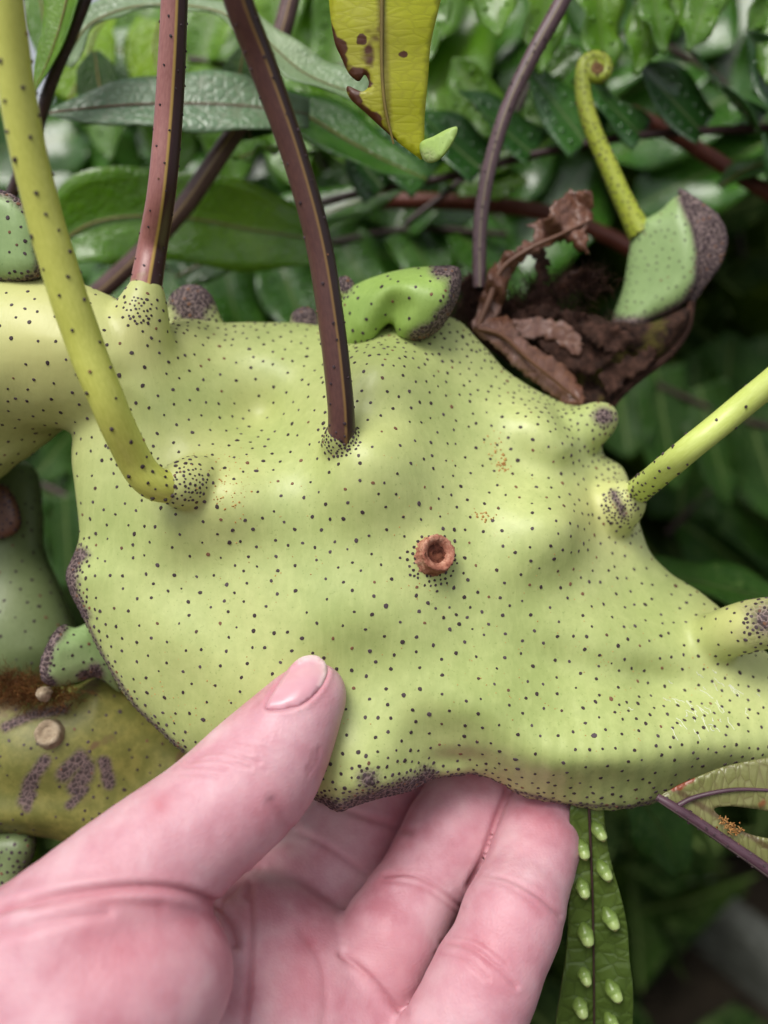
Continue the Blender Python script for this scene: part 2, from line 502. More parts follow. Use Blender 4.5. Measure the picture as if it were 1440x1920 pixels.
def mat_rhizome(name, c0, c1, c2, crust=(88, 74, 72), crust2=(58, 46, 46), patch=None, rough=0.42, yel=None, mott=0.16):
    t = NT(name); co = t.coord('Object')
    n1 = t.noise(28, 3, 0.5, co); n2 = t.noise(140, 3, 0.6, co)
    col = t.ramp(n1, [(0.32, lin(*c0)), (0.5, lin(*c1)), (0.68, lin(*c2))])
    # faint length-wise streaking and mottling of the skin
    st = t.noise(900, 2, 0.6, t.coord('Object', (1, 1, 0.12)))
    col = t.mix(t.math('MULTIPLY', t.math('SUBTRACT', st, 0.45, True), 0.9, True), col, lin(*[min(255, int(c * 1.07 + 6)) for c in c1]))
    mo = t.noise(330, 5, 0.7, co)
    col = t.mix(t.math('MULTIPLY', t.ramp(mo, [(0.42, (1, 1, 1)), (0.62, (0, 0, 0))]), mott), col, lin(*[int(c * k) for c, k in zip(c0, (0.72, 0.8, 0.6))]))
    spk = t.noise(1700, 2, 0.5, co)
    col = t.mix(t.math('MULTIPLY', t.ramp(spk, [(0.66, (0, 0, 0)), (0.72, (1, 1, 1))]), 0.35), col, lin(*[int(c * k) for c, k in zip(c0, (0.62, 0.72, 0.45))]))
    fleck = t.noise(520, 4, 0.75, co)
    big = t.noise(45, 2, 0.5, co, 0.5)
    fl = t.math('MULTIPLY', t.ramp(fleck, [(0.68, (0, 0, 0)), (0.74, (1, 1, 1))]), t.ramp(big, [(0.45, (0, 0, 0)), (0.62, (1, 1, 1))]))
    col = t.mix(t.math('MULTIPLY', fl, 0.55), col, lin(172, 128, 62))
    if patch:
        pn = t.noise(60, 4, 0.6, co, 0.6)
        col = t.mix(t.ramp(pn, [(0.55, (0, 0, 0)), (0.60, (1, 1, 1))]), col, lin(*patch))
    col = t.mix(t.attr('yellow'), col, lin(*yel)) if yel else col
    cr = t.attr('crust')
    vor = t.node('ShaderNodeTexVoronoi', feature='DISTANCE_TO_EDGE'); vor.inputs['Scale'].default_value = 950; t.link(co, vor.inputs['Vector'])
    vc = t.ramp(vor.outputs['Distance'], [(0.0, lin(*[min(255, int(c * 1.45) + 12) for c in crust])), (0.12, lin(*crust)), (0.5, lin(*crust2))])
    col = t.mix(t.math('POWER', cr, 1.3), col, vc)
    h = t.math('ADD', t.math('MULTIPLY', n2, 0.8), t.math('MULTIPLY', st, 0.5))
    h = t.math('ADD', h, t.math('MULTIPLY', t.math('MULTIPLY', vor.outputs['Distance'], cr), 2.5))
    rg = t.math('ADD', t.math('MULTIPLY', t.noise(70, 3, 0.6, co), 0.25), rough - 0.12)
    rg = t.math('ADD', rg, t.math('MULTIPLY', cr, 0.3))
    return t.done(col, rg, t.bump(h, 0.34, 0.0004), spec=0.42)
def mat_scale(name, a=(86, 72, 78), b=(62, 48, 52), c=(122, 86, 66)):
    t = NT(name)
    g = t.node('ShaderNodeNewGeometry')
    col = t.ramp(g.outputs['Random Per Island'], [(0.0, lin(*a)), (0.5, lin(*b)), (0.92, lin(*b)), (0.96, lin(*c))])
    return t.done(col, 0.62, spec=0.3)
def mat_stem(name, main, alt, stripe=None, dark=None, stripe_u=0.88, green_base=None, v_base=None, rough=0.38, g0=0.90, g1=0.985):
    t = NT(name); co = t.coord('Object'); uv = t.node('ShaderNodeSeparateXYZ'); t.link(t.coord('UV'), uv.inputs[0])
    u, v = uv.outputs[0], uv.outputs[1]
    n = t.noise(160, 3, 0.6, co); st = t.noise(14, 3, 0.6, t.coord('UV', (3.0, 0.05, 1)))
    col = t.ramp(t.math('ADD', t.math('MULTIPLY', n, 0.4), t.math('MULTIPLY', st, 0.6)), [(0.38, lin(*main)), (0.62, lin(*alt))])
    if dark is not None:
        # one flank darker all along: its pigment, with that side's shading painted in
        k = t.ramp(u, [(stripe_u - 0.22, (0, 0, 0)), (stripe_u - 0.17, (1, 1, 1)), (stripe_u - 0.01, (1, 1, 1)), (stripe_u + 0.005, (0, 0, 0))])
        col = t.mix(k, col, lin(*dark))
    if stripe is not None:
        k = t.ramp(u, [(stripe_u - 0.022, (0, 0, 0)), (stripe_u - 0.006, (1, 1, 1)), (stripe_u + 0.006, (1, 1, 1)), (stripe_u + 0.024, (0, 0, 0))])
        col = t.mix(t.math('MULTIPLY', k, 0.8), col, lin(*stripe))
    if green_base is not None:
        k = t.ramp(t.math('ADD', t.math('DIVIDE', v, v_base), t.math('MULTIPLY', t.math('SUBTRACT', n, 0.5), 0.10)), [(g0, (0, 0, 0)), (g1, (1, 1, 1))])
        col = t.mix(k, col, lin(*green_base))
    return t.done(col, rough, t.bump(t.math('ADD', st, n), 0.12, 0.0003), spec=0.45)
def mat_leaf(name, c0, c1, c2, vein=(120, 140, 80), rough=0.3, trans=0.22, net=7.0, wet=0.0, patches=None, vein_amt=0.35, bmp=0.35, spec=0.5):
    t = NT(name); co = t.coord('Object'); uvv = t.coord('UV'); uv = t.node('ShaderNodeSeparateXYZ'); t.link(uvv, uv.inputs[0])
    n1 = t.noise(30, 3, 0.5, co); n2 = t.noise(220, 4, 0.65, co)
    col = t.ramp(t.math('ADD', t.math('MULTIPLY', n1, 0.75), t.math('MULTIPLY', n2, 0.25)), [(0.34, lin(*c0)), (0.5, lin(*c1)), (0.66, lin(*c2))])
    mp = t.node('ShaderNodeMapping'); mp.inputs['Scale'].default_value = (1.6, 1, 1); t.link(uvv, mp.inputs['Vector'])
    vor = t.node('ShaderNodeTexVoronoi', feature='DISTANCE_TO_EDGE'); vor.inputs['Scale'].default_value = net; t.link(mp.outputs[0], vor.inputs['Vector'])
    vn = t.ramp(vor.outputs['Distance'], [(0.0, (1, 1, 1)), (0.09, (0, 0, 0))])
    col = t.mix(t.math('MULTIPLY', vn, vein_amt), col, lin(*vein))
    mid = t.math('ABSOLUTE', t.math('SUBTRACT', uv.outputs[0], 0.5))
    mk = t.ramp(mid, [(0.010, (1, 1, 1)), (0.03, (0, 0, 0))])
    col = t.mix(t.math('MULTIPLY', mk, 0.7), col, lin(*vein))
    if patches:
        pn = t.noise(95, 3, 0.55, co)
        col = t.mix(t.ramp(pn, [(0.70, (0, 0, 0)), (0.75, (1, 1, 1))]), col, lin(*patches))
        ed = t.attr('edge')
        ek = t.math('ADD', t.math('MULTIPLY', ed, 1.15), t.math('MULTIPLY', t.math('SUBTRACT', t.noise(110, 3, 0.6, co), 0.5), 0.9))
        col = t.mix(t.ramp(ek, [(0.78, (0, 0, 0)), (0.92, (1, 1, 1))]), col, lin(*patches))
    h = t.math('ADD', t.math('MULTIPLY', t.math('MINIMUM', vor.outputs['Distance'], 0.25), 2.2), t.math('MULTIPLY', n2, 0.35))
    rg = t.math('ADD', t.math('MULTIPLY', t.noise(60, 3, 0.6, co), 0.3), rough - 0.12)
    br = t.mix(0.5, col, lin(150, 190, 30))
    return t.done(col, rg, t.bump(h, bmp, 0.0008), spec=spec, trans=trans, trans_col=br, coat=wet)

M = {}
M['body'] = mat_rhizome('green_rhizome_skin', (164, 177, 108), (180, 190, 123), (194, 201, 134), yel=(198, 196, 127))
M['bright'] = mat_rhizome('bright_rhizome_skin', (144, 172, 86), (158, 186, 100), (170, 194, 110))
M['pale'] = mat_rhizome('pale_rhizome_skin', (132, 156, 104), (146, 172, 114), (158, 180, 124))
M['shade'] = mat_rhizome('shaded_grey_green_skin', (98, 112, 74), (112, 126, 84), (124, 136, 92))  # pale skin darkened: shade of the low lobes put into the colour
M['old'] = mat_rhizome('old_rhizome_skin', (112, 110, 60), (132, 128, 66), (152, 144, 72), patch=(112, 92, 60), rough=0.5, crust=(78, 64, 62), crust2=(64, 52, 52), mott=0.5)
M['scale'] = mat_scale('dark_scales')
M['crustscale'] = mat_scale('brown_scales', (104, 78, 78), (82, 60, 62), (128, 98, 92))
M['yellow_stem'] = mat_stem('yellow_green_stalk', (190, 194, 90), (204, 207, 104))
M['lime_stem'] = mat_stem('lime_stalk', (192, 206, 104), (204, 216, 124))
M['purple_stem'] = mat_stem('purple_stalk', (104, 82, 88), (84, 64, 68), stripe=(150, 138, 108), stripe_u=0.5)
M['dim_stem'] = mat_stem('dim_brown_stalk', (70, 48, 46), (50, 34, 32))
M['rust_stem'] = mat_stem('rust_stalk', (110, 58, 44), (86, 42, 34))
M['crozier'] = mat_stem('crozier_stalk', (150, 164, 52), (168, 176, 66))
M['leaf_a'] = mat_leaf('glossy_fern_leaf', (40, 82, 24), (58, 108, 32), (82, 134, 42), wet=0.6, trans=0.3, rough=0.2, spec=0.4)
M['leaf_b'] = mat_leaf('bright_fern_leaf', (78, 126, 26), (100, 150, 34), (128, 172, 46), wet=0.6, trans=0.4, spec=0.4, rough=0.22)
M['leaf_c'] = mat_leaf('grey_green_leaf', (84, 112, 84), (100, 128, 96), (112, 138, 104), vein=(120, 112, 92), trans=0.12, net=4.0)
M['leaf_e'] = mat_leaf('pale_grey_green_leaf', (112, 140, 104), (130, 156, 116), (146, 168, 128), vein=(160, 176, 130), trans=0.2, net=4.0)
M['leaf_l'] = mat_leaf('lime_backlit_leaf', (126, 170, 24), (148, 190, 34), (170, 204, 50), vein=(120, 150, 50), trans=0.5, net=4.0)
M['leaf_w'] = mat_leaf('wet_fern_leaf', (36, 74, 30), (50, 96, 40), (72, 120, 52), vein=(130, 150, 100), wet=0.8, trans=0.2, rough=0.2, spec=0.5, vein_amt=0.12)
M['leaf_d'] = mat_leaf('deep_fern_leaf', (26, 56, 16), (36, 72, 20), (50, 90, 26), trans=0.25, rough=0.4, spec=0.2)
M['leaf_y'] = mat_leaf('yellowing_leaf', (176, 182, 30), (196, 198, 40), (186, 182, 62), vein=(120, 104, 40), trans=0.35, net=7.0, bmp=0.10, vein_amt=0.16, patches=(92, 48, 28))
M['leaf_s'] = mat_leaf('olive_hanging_leaf', (66, 86, 34), (82, 102, 42), (98, 116, 50), vein=(50, 64, 28), trans=0.2, net=3.2)
M['leaf_t'] = mat_leaf('torn_olive_leaf', (104, 106, 58), (126, 128, 76), (144, 142, 96), vein=(88, 64, 50), trans=0.15, net=5.0, patches=(140, 72, 48))
M['dead'] = mat_leaf('dead_leaf', (74, 44, 34), (102, 66, 50), (138, 108, 100), vein=(140, 100, 72), trans=0.08, rough=0.42, net=4.0)
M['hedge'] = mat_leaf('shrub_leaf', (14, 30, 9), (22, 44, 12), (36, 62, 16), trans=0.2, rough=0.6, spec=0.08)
# END MATERIALS

# ------------------------------------------------------------------ setting: ground
def build_ground():
    t = NT('dark_soil'); co = t.coord('Object')
    n = t.noise(14, 6, 0.65, co); n2 = t.noise(120, 4, 0.6, co)
    col = t.ramp(n, [(0.3, lin(34, 28, 22)), (0.6, lin(58, 50, 40)), (0.75, lin(74, 70, 48))])
    m = t.done(col, 0.9, t.bump(t.math('ADD', n, t.math('MULTIPLY', n2, 0.4)), 0.8, 0.02), spec=0.2)
    bm = bmesh.new()
    # fine near the plant, one sheet out to the horizon
    xs = sorted(set(list(np.linspace(-1.6, 1.6, 33)) + [-200, -60, -20, -8, -4, 4, 8, 20, 60, 200]))
    ys = sorted(set(list(np.linspace(-0.6, 2.6, 33)) + [-200, -60, -20, -8, -3, 5, 8, 20, 60, 200]))
    g = [[bm.verts.new((x, y, 0.02 * math.sin(x * 5 + 1) * math.cos(y * 4) + 0.01 * math.sin(13 * x + 7 * y) if abs(x) < 3 and abs(y) < 3 else 0)) for y in ys] for x in xs]
    for i in range(len(xs) - 1):
        for j in range(len(ys) - 1): bm.faces.new((g[i][j], g[i + 1][j], g[i + 1][j + 1], g[i][j + 1]))
    me = bpy.data.meshes.new('ground'); bm.to_mesh(me); bm.free(); me.materials.append(m)
    for p in me.polygons: p.use_smooth = True
    o = bpy.data.objects.new('ground', me); COL.objects.link(o); o['kind'] = 'structure'
build_ground()

# ------------------------------------------------------------------ the big rhizome
RIM = [(-420, 640, -190), (-280, 590, -170), (-140, 556, -150), (-20, 534, -150), (60, 538, -140), (130, 550, -130), (200, 572, -120), (250, 590, -120), (300, 620, -170), (345, 606, -260), (430, 608, -300), (520, 606, -320),
       (590, 612, -330), (640, 620, -320), (700, 600, -300), (800, 590, -290), (860, 604, -290), (900, 645, -300), (945, 695, -310), (1000, 730, -320), (1055, 757, -330), (1105, 768, -340), (1135, 800, -340),
       (1128, 848, -330), (1165, 875, -330), (1183, 915, -320), (1195, 975, -310), (1215, 1030, -290), (1255, 1072, -270), (1310, 1108, -250), (1360, 1150, -230), (1420, 1210, -210), (1500, 1270, -190), (1560, 1360, -170),
       (1520, 1430, -150), (1400, 1452, -140), (1300, 1475, -130), (1240, 1500, -120), (1180, 1512, -110), (1120, 1516, -110), (1060, 1506, -110), (1000, 1498, -110), (965, 1484, -110), (930, 1462, -105), (890, 1450, -100), (850, 1452, -90),
       (812, 1458, -60), (770, 1480, -30), (720, 1492, -10), (670, 1508, 0), (635, 1522, 0), (608, 1508, -10), (570, 1490, -40), (480, 1478, -80), (400, 1440, -100), (345, 1408, -110), (300, 1370, -115), (258, 1328, -120), (225, 1285, -120), (200, 1242, -120), (178, 1200, -125),
       (155, 1150, -130), (134, 1110, -135), (125, 1076, -140), (136, 1046, -145), (150, 1010, -150), (150, 970, -150), (144, 915, -150), (137, 860, -150), (140, 800, -150), (150, 765, -155),
       (120, 780, -180), (60, 815, -195), (0, 868, -205), (-120, 960, -220), (-280, 1000, -230), (-420, 860, -220)]
rim_xy = lambda a, b: [p[:2] for p in RIM[a:b]]
root = thing('ant_fern_rhizome', 'large swollen green fern rhizome, dark dotted, pinched between thumb and fingers', 'rhizome', P(700, 1000, -350))
bumps = [
    (700, 980, 330, 280, 70), (660, 760, 110, 170, 30), (760, 700, 90, 160, 34, 0),
    (640, 760, 80, 110, 16), (400, 905, 80, 70, 20), (420, 930, 150, 110, 26),
    (255, 700, 70, 130, 40, 20), (80, 660, 140, 95, 70), (50, 715, 130, 24, -60, 8),
    (455, 755, 70, 60, -52), (450, 660, 100, 60, -20), (430, 1040, 120, 60, -16, 15),
    (812, 1040, 46, 46, 16), (870, 1150, 45, 80, -12, 15), (1000, 1060, 120, 60, 14, 20),
    (1080, 972, 80, 46, 12, 14), (1050, 800, 140, 80, 20, -38), (985, 850, 60, 110, -16, 40), (1110, 820, 60, 40, 22),
    (1160, 1200, 160, 80, 14, -25), (1340, 1230, 120, 80, 18, -10), (1250, 1300, 170, 46, -40, -18), (1080, 1270, 110, 36, -12, -24),
    (1120, 1420, 240, 62, 62, 2), (900, 1330, 130, 60, 30, -20), (1390, 1400, 130, 50, 20, -20),
    (860, 1440, 60, 26, -34, 0), (800, 1405, 50, 50, -20), (690, 1420, 60, 60, 22), (700, 1460, 90, 20, 12),
    (560, 1180, 160, 120, 16), (330, 1200, 130, 60, 14, -30), (300, 1000, 60, 130, 16), (690, 1230, 80, 60, -10), (520, 830, 40, 120, -8, 60),
]
chains = [
    ([(1340, 1196, -140, 36), (1385, 1178, -92, 31), (1430, 1168, -64, 30), (1480, 1160, -50, 27)], 36),
    ([(1050, 830, -275, 40), (1104, 800, -275, 26), (1132, 782, -285, 15)], 30),
    ([(-300, 830, -260, 90), (-120, 850, -240, 90), (10, 800, -225, 66), (90, 765, -215, 44), (150, 735, -200, 30)], 14),
    ([(-360, 740, -220, 120), (-140, 690, -190, 150), (40, 660, -160, 126), (150, 672, -140, 108), (250, 690, -120, 70)], 50),
]
ZP = [(700, 900, -120), (700, 1200, -100), (1000, 1000, -150), (450, 1000, -130), (500, 720, -250), (1100, 1300, -110), (900, 1350, -100), (1000, 800, -240), (700, 720, -190)]
cv, cq = inflate(RIM, T=92, Tb=240, L=190, cell=15.0, zpts=ZP, bumps=bumps, chains=chains, front=20, nseg=200, relax_n=1)
cbvh = BVHTree.FromPolygons([Vector(p) for p in cv.tolist()], cq.tolist())
def surf(x, y):
    return float(raycast(cbvh, x, y)[0][2])
sY, sR, sD, sL = surf(366, 903), surf(262, 645), surf(640, 826), surf(1140, 956)
# the leaf stalks end in necks that grow out of the body
YEL = [(-10, -620, 460, 29), (4, -140, 380, 32), (12, 20, 345, 33), (42, 230, 290, 34), (90, 430, 235, 34), (150, 620, 185, 34), (205, 760, 150, 33.5), (252, 862, sY + 84, 33), (285, 903, sY + 60, 33), (316, 912, sY + 40, 32), (342, 907, sY + 20, 32)]
RED = [(352, -640, 130, 23), (332, -160, 60, 24), (326, 40, 20, 25), (317, 200, -20, 26), (303, 360, -40, 26), (287, 460, sR - 50, 27), (275, 528, sR - 42, 29), (268, 572, sR - 38, 31)]
DRK = [(250, -640, 440, 26), (405, -160, 330, 28), (446, 0, 270, 28), (492, 120, 215, 27), (552, 290, 160, 25), (598, 460, 115, 25), (624, 620, 80, 25), (637, 740, sD + 30, 25), (640, 790, sD + 16, 25.5)]
LIM = [(2000, 290, 280, 26), (1640, 560, 180, 27), (1480, 688, 120, 26), (1380, 770, 80, 25), (1270, 860, 44, 24), (1195, 922, sL + 12, 25), (1172, 940, sL + 2, 26)]
chains = chains + [
    ([(330, 911, sY + 32, 30), (346, 906, sY + 16, 33), (362, 903, sY - 4, 34), (380, 901, sY - 34, 36)], 24),
    ([(274, 545, sR - 42, 28), (267, 585, sR - 38, 31), (261, 630, sR - 46, 40), (256, 690, sR - 80, 58), (258, 750, sR - 116, 70)], 36),
    ([(640, 800, sD + 10, 17), (640, 818, sD + 2, 22), (640, 832, sD - 16, 28), (640, 848, sD - 40, 34)], 16),
    ([(1178, 936, sL + 4, 24), (1158, 949, sL - 8, 27), (1130, 962, sL - 36, 35), (1090, 976, sL - 80, 45)], 40),
]
bv, bq = inflate(RIM, T=92, Tb=240, L=190, cell=6.0, zpts=ZP, bumps=bumps, chains=chains, front=20, nseg=300, relax_n=2)
# broad dimples and fine lengthwise pleats of the skin
bn = vnormals(bv, bq)
bpx = to_px(bv)
bv = bv + bn * (3.0 * vnoise(bv[:, 0] / 45, bv[:, 1] / 45, bv[:, 2] / 45, 11) + 1.6 * vnoise(bv[:, 0] / 20, bv[:, 1] / 30, bv[:, 2] / 20, 12))[:, None]
low = np.clip((bpx[:, 1] - 1300) / 120, 0, 1) * np.clip((bpx[:, 0] - 830) / 60, 0, 1)
bv = bv + bn * (low * 0.9 * np.sin(bpx[:, 0] / 5.2 + 2 * np.sin(bpx[:, 1] / 60)))[:, None]
crow = [(-1, 0, 0, 0)]
left_rim = [(150, 1040), (126, 1075), (134, 1112), (152, 1150)]
low_rim = [(155, 1150), (200, 1245), (258, 1330), (345, 1410)]
tongue = [(606, 1512), (636, 1522), (690, 1504), (740, 1490), (800, 1462)]
bot_rim = [(812, 1458), (890, 1450), (960, 1482), (1060, 1508), (1180, 1513), (1260, 1492)]
bpx = to_px(bv)
yel = np.zeros(len(bv))
for x, y, r_, k in [(60, 640, 190, 0.9), (255, 620, 110, 0.8), (1140, 960, 70, 0.7), (1400, 1170, 90, 0.7), (640, 780, 130, 0.25), (360, 880, 110, 0.5), (470, 760, 60, 0.4)]:
    yel = np.maximum(yel, k * np.exp(-((bpx[:, 0] - x) ** 2 + (bpx[:, 1] - y) ** 2) / r_ ** 2))
body = mesh_obj('body', bv, bq, M['body'], root, attrs={'yellow': yel, 'crust': crust_attr(bv,
    spots=[(1436, 1160, 14, 60), (1132, 780, 12, 30), (690, 1462, 10, 34)],
    lines=[(left_rim, 9, 24), (low_rim, 0, 8), (tongue, 12, 34), (bot_rim, 0, 6), ([(640, 838), (612, 812)], 0, 1), ([(1150, 925), (1168, 962)], 4, 14)])})
bbvh = BVHTree.FromPolygons([Vector(p) for p in bv.tolist()], bq.tolist())
def in_body(px): return np.ones(len(px), bool)
sp = spacing_fn(31, spots=[(640, 822, 34, 74, 7), (262, 582, 26, 75, 8), (356, 905, 34, 80, 8), (812, 1052, 46, 90, 9), (1160, 950, 32, 72, 7), (1425, 1165, 30, 110, 9), (1130, 790, 16, 120, 11), (690, 1455, 14, 120, 10), (590, 590, 20, 60, 14), (660, 640, 10, 90, 16)],
                lines=[(left_rim, 14, 75, 8.5), (low_rim, 3, 55, 13), (tongue, 22, 110, 8.5), (bot_rim, 3, 60, 12), ([(1100, 770), (900, 650), (700, 605)], 0, 240, 16), ([(1130, 850), (1190, 960)], 0, 160, 16), ([(1440, 1430), (1250, 1360), (1100, 1290)], 0, 170, 22), ([(620, 1440), (800, 1420)], 0, 170, 17), ([(300, 615), (560, 606)], 0, 130, 18), ([(1440, 1330), (1300, 1320)], 0, 150, 20)])
sv, sf = scatter(bv, bq, sp, lambda px, s: np.clip(s * 0.36, 2.9, 3.7), n=32000, seed=3)
mesh_obj('scales', sv, sf, M['scale'], body, smooth=False, kind='stuff')

def stem(name, parent, pts, mat, n=50, warts=None, ridge=None, wart_mat=None, **kw):
    c = px_chain(pts)
    rm = None
    if ridge is not None:
        u0, h = ridge
        rm = lambda th, l: 1 + h * np.exp(-((((th / (2 * math.pi) - u0 + 0.5) % 1) - 0.5) / 0.035) ** 2) + 0.02 * np.sin(l / 60 + th)
    else:
        rm = lambda th, l: 1 + 0.025 * np.sin(l / 70 + 2 * th) + 0.012 * np.sin(l / 17 + th)
    v, q, uv = tube(c, n, 24, rm)
    if callable(mat): mat = mat(float(uv[:, 1].max()))
    o = mesh_obj(name, v, q, mat, parent, uv=uv, **kw)
    if warts:
        s, r0, base, nw = warts
        sp_ = lambda px, p: np.full(len(px), s) if base is None else np.minimum(s, 7.5 + np.hypot(px[:, 0] - base[0], px[:, 1] - base[1]) * base[2])
        a, b = scatter(v, q, sp_, lambda px, ss: np.clip(ss * 0.34, r0 * 0.8, r0 * 1.5), n=nw, seed=int(pts[0][0]) % 97 + 2, facing=-0.8, height=0.7)
        mesh_obj('scales', a, b, wart_mat or M['scale'], o, smooth=False, kind='stuff')
    return o
stem('yellow_stalk', root, YEL + [(356, 904, sY + 6, 33), (368, 902, sY - 12, 32)], M['yellow_stem'], 70, warts=(36, 2.3, (350, 905, 0.2), 900), label='thick yellow green leaf stalk with dark flecks')
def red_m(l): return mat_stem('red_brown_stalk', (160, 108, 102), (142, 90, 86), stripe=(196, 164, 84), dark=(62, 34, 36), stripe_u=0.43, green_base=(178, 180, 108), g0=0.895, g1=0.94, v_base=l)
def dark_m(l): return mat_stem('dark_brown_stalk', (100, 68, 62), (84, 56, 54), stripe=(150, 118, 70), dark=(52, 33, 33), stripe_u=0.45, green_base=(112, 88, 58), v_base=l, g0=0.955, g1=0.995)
stem('red_stalk', root, RED + [(263, 605, sR - 38, 32), (260, 650, sR - 52, 30)], red_m, 70, warts=(30, 1.7, (264, 585, 0.24), 700), ridge=(0.43, 0.07), label='reddish brown leaf stalk with a yellow stripe')
stem('dark_stalk', root, DRK + [(640, 812, sD + 7, 27.5), (640, 826, sD - 6, 31), (640, 838, sD - 24, 32)], dark_m, 80, warts=(34, 1.7, (640, 825, 0.5), 520), ridge=(0.45, 0.07), label='dark brown leaf stalk rising from the middle')
stem('lime_stalk', root, LIM + [(1156, 950, sL - 8, 26), (1130, 962, sL - 36, 24)], M['lime_stem'], 60, warts=(34, 2.1, (1160, 948, 0.12), 520), label='pale lime leaf stalk')

def crumbs(name, parent, bvh, clusters, mat, seed=0):
    rr = np.random.default_rng(seed); V = []; Fq = []
    for x, y, sx, sy, n, r0 in clusters:
        for _ in range(n):
            h, nn = raycast(bvh, x + rr.normal() * sx, y + rr.normal() * sy)
            if h is None: continue
            t1 = np.cross(nn, rr.normal(size=3)); t1 /= np.linalg.norm(t1); t2 = np.cross(nn, t1); k = r0 * (0.5 + rr.random()); b = len(V)
            V += [h + nn * k * 0.9] + [h + t1 * k * math.cos(a) * rr.uniform(0.6, 1.3) + t2 * k * math.sin(a) * rr.uniform(0.6, 1.3) - nn * 0.3 for a in (0, 1.26, 2.51, 3.77, 5.03)]
            Fq += [[b, b + 1 + i, b + 1 + (i + 1) % 5] for i in range(5)]
    return mesh_obj(name, np.array(V), np.array(Fq), mat, parent, smooth=False, kind='stuff')
def lathe(center, normal, prof, ring=24, jag=0.0, seed=0):
    n = normal / np.linalg.norm(normal); a = np.cross(n, [0.3, 1, 0.1]); a /= np.linalg.norm(a); b = np.cross(n, a)
    r = np.random.default_rng(seed); th = np.linspace(0, 2 * math.pi, ring, endpoint=False)
    V = []
    for i, (rad, h) in enumerate(prof):
        jr = 1 + r.normal(0, jag, ring); jh = r.normal(0, jag * 8, ring)
        V.append(center + (rad * jr)[:, None] * (np.cos(th)[:, None] * a + np.sin(th)[:, None] * b) + (h + jh)[:, None] * n)
    V = np.concatenate(V); q = []
    for i in range(len(prof) - 1):
        for j in range(ring):
            k = (j + 1) % ring; q.append([i * ring + j, i * ring + k, (i + 1) * ring + k, (i + 1) * ring + j])
    return V, np.array(q)
def mat_fibre(name, a, b, c):
    t = NT(name); co = t.coord('Object'); n = t.noise(700, 5, 0.75, co); n2 = t.noise(260, 3, 0.6, co)
    col = t.ramp(t.math('ADD', t.math('MULTIPLY', n, 0.6), t.math('MULTIPLY', n2, 0.4)), [(0.36, lin(*a)), (0.5, lin(*b)), (0.62, lin(*c))])
    return t.done(col, 0.8, t.bump(n, 0.7, 0.0006), spec=0.2)
M['scar'] = mat_fibre('scar_fibre', (112, 62, 48), (168, 112, 92), (204, 158, 134))
M['scar_core'] = mat_fibre('scar_core', (50, 26, 20), (92, 50, 38), (128, 78, 58))
hit, nr = raycast(bbvh, 814, 1040)
nr = nr / np.linalg.norm(nr) + np.array([0.02, 0.14, 0.15])
ls = bpy.data.objects.new('leaf_scar', None); COL.objects.link(ls); ls.parent = root; ls.empty_display_size = 0.005
a, b = lathe(hit, nr, [(40, -16), (36, -2), (34, 8), (33, 15), (33.5, 20), (31.5, 22), (28, 21), (24, 19), (20, 14), (17, 8)], 56, 0.04, 3)
mesh_obj('rim', a, b, M['scar'], ls)
a, b = lathe(hit, nr, [(19, 11), (13, 8), (10, 12), (6, 5), (3, 7), (0.2, 4)], 26, 0.08, 5)
mesh_obj('core', a, b, M['scar_core'], ls)

M['dust'] = mat_fibre('orange_dust', (150, 104, 60), (186, 140, 84), (206, 168, 104))
M['scratch_glint'] = NT('glinting_scratches').done(lin(226, 228, 214), 0.35, spec=0.5)
crumbs('dust', body, bbvh, [(430, 900, 26, 30, 70, 1.7), (440, 950, 20, 16, 20, 1.8), (940, 868, 9, 9, 40, 2.6), (925, 835, 8, 16, 20, 2.0), (905, 968, 16, 6, 26, 2.4), (530, 1060, 60, 40, 25, 1.4), (700, 1200, 260, 160, 120, 1.2), (1150, 1270, 160, 60, 110, 1.3), (320, 1330, 60, 40, 50, 1.4), (1080, 1180, 120, 120, 60, 1.2), (870, 940, 120, 90, 40, 1.3)], M['dust'], 5)
rs_ = np.random.default_rng(12); V_, F_ = [], []  # pale scratches and their glint laid on as thin white tubes
for k in range(46):
    x, y = (1300 + rs_.normal() * 46, 1318 + rs_.normal() * 26) if k < 36 else (1368, 1285)
    a = math.radians(rs_.normal(48, 16)); L_ = rs_.uniform(6, 30); pts_ = []
    for q_ in range(5):
        h_, n_ = raycast(bbvh, x + math.cos(a) * L_ * q_ / 4 + rs_.normal() * 1.2, y + math.sin(a) * L_ * q_ / 4 + rs_.normal() * 1.2)
        if h_ is not None: pts_.append(list(h_ + n_ * 0.3) + [0.55])
    if len(pts_) < 5 or (k >= 36 and k > 39): continue
    v_, q_, _ = tube(np.array(pts_), 8, 5); F_.append(q_ + sum(len(c_) for c_ in V_)); V_.append(v_)
mesh_obj('glinting_scratches', np.concatenate(V_), np.concatenate(F_), M['scratch_glint'], body, kind='stuff')

def lobe(name, parent, poly, mat, T, Tb, L, cell=5.0, bumps=(), chains=(), zpts=(), spots=(), lines=(), cspots=(), clines=(), default=30, size=(2.4, 3.8), n=2600, seed=4, nseg=120, front=None, **kw):
    v, q = inflate(poly, T, Tb, L, cell, zpts, bumps, chains, nseg=nseg, front=front)
    nn = vnormals(v, q)
    v = v + nn * (2.2 * vnoise(v[:, 0] / 30, v[:, 1] / 30, v[:, 2] / 30, seed))[:, None]
    o = mesh_obj(name, v, q, mat, parent, attrs={'crust': crust_attr(v, cspots, clines)}, **kw)
    a, b = scatter(v, q, spacing_fn(default, spots, lines), lambda px, s: np.clip(s * 0.42, *size), n=n, seed=seed)
    mesh_obj('scales', a, b, M['scale'], o, smooth=False, kind='stuff')
    return o, v, q
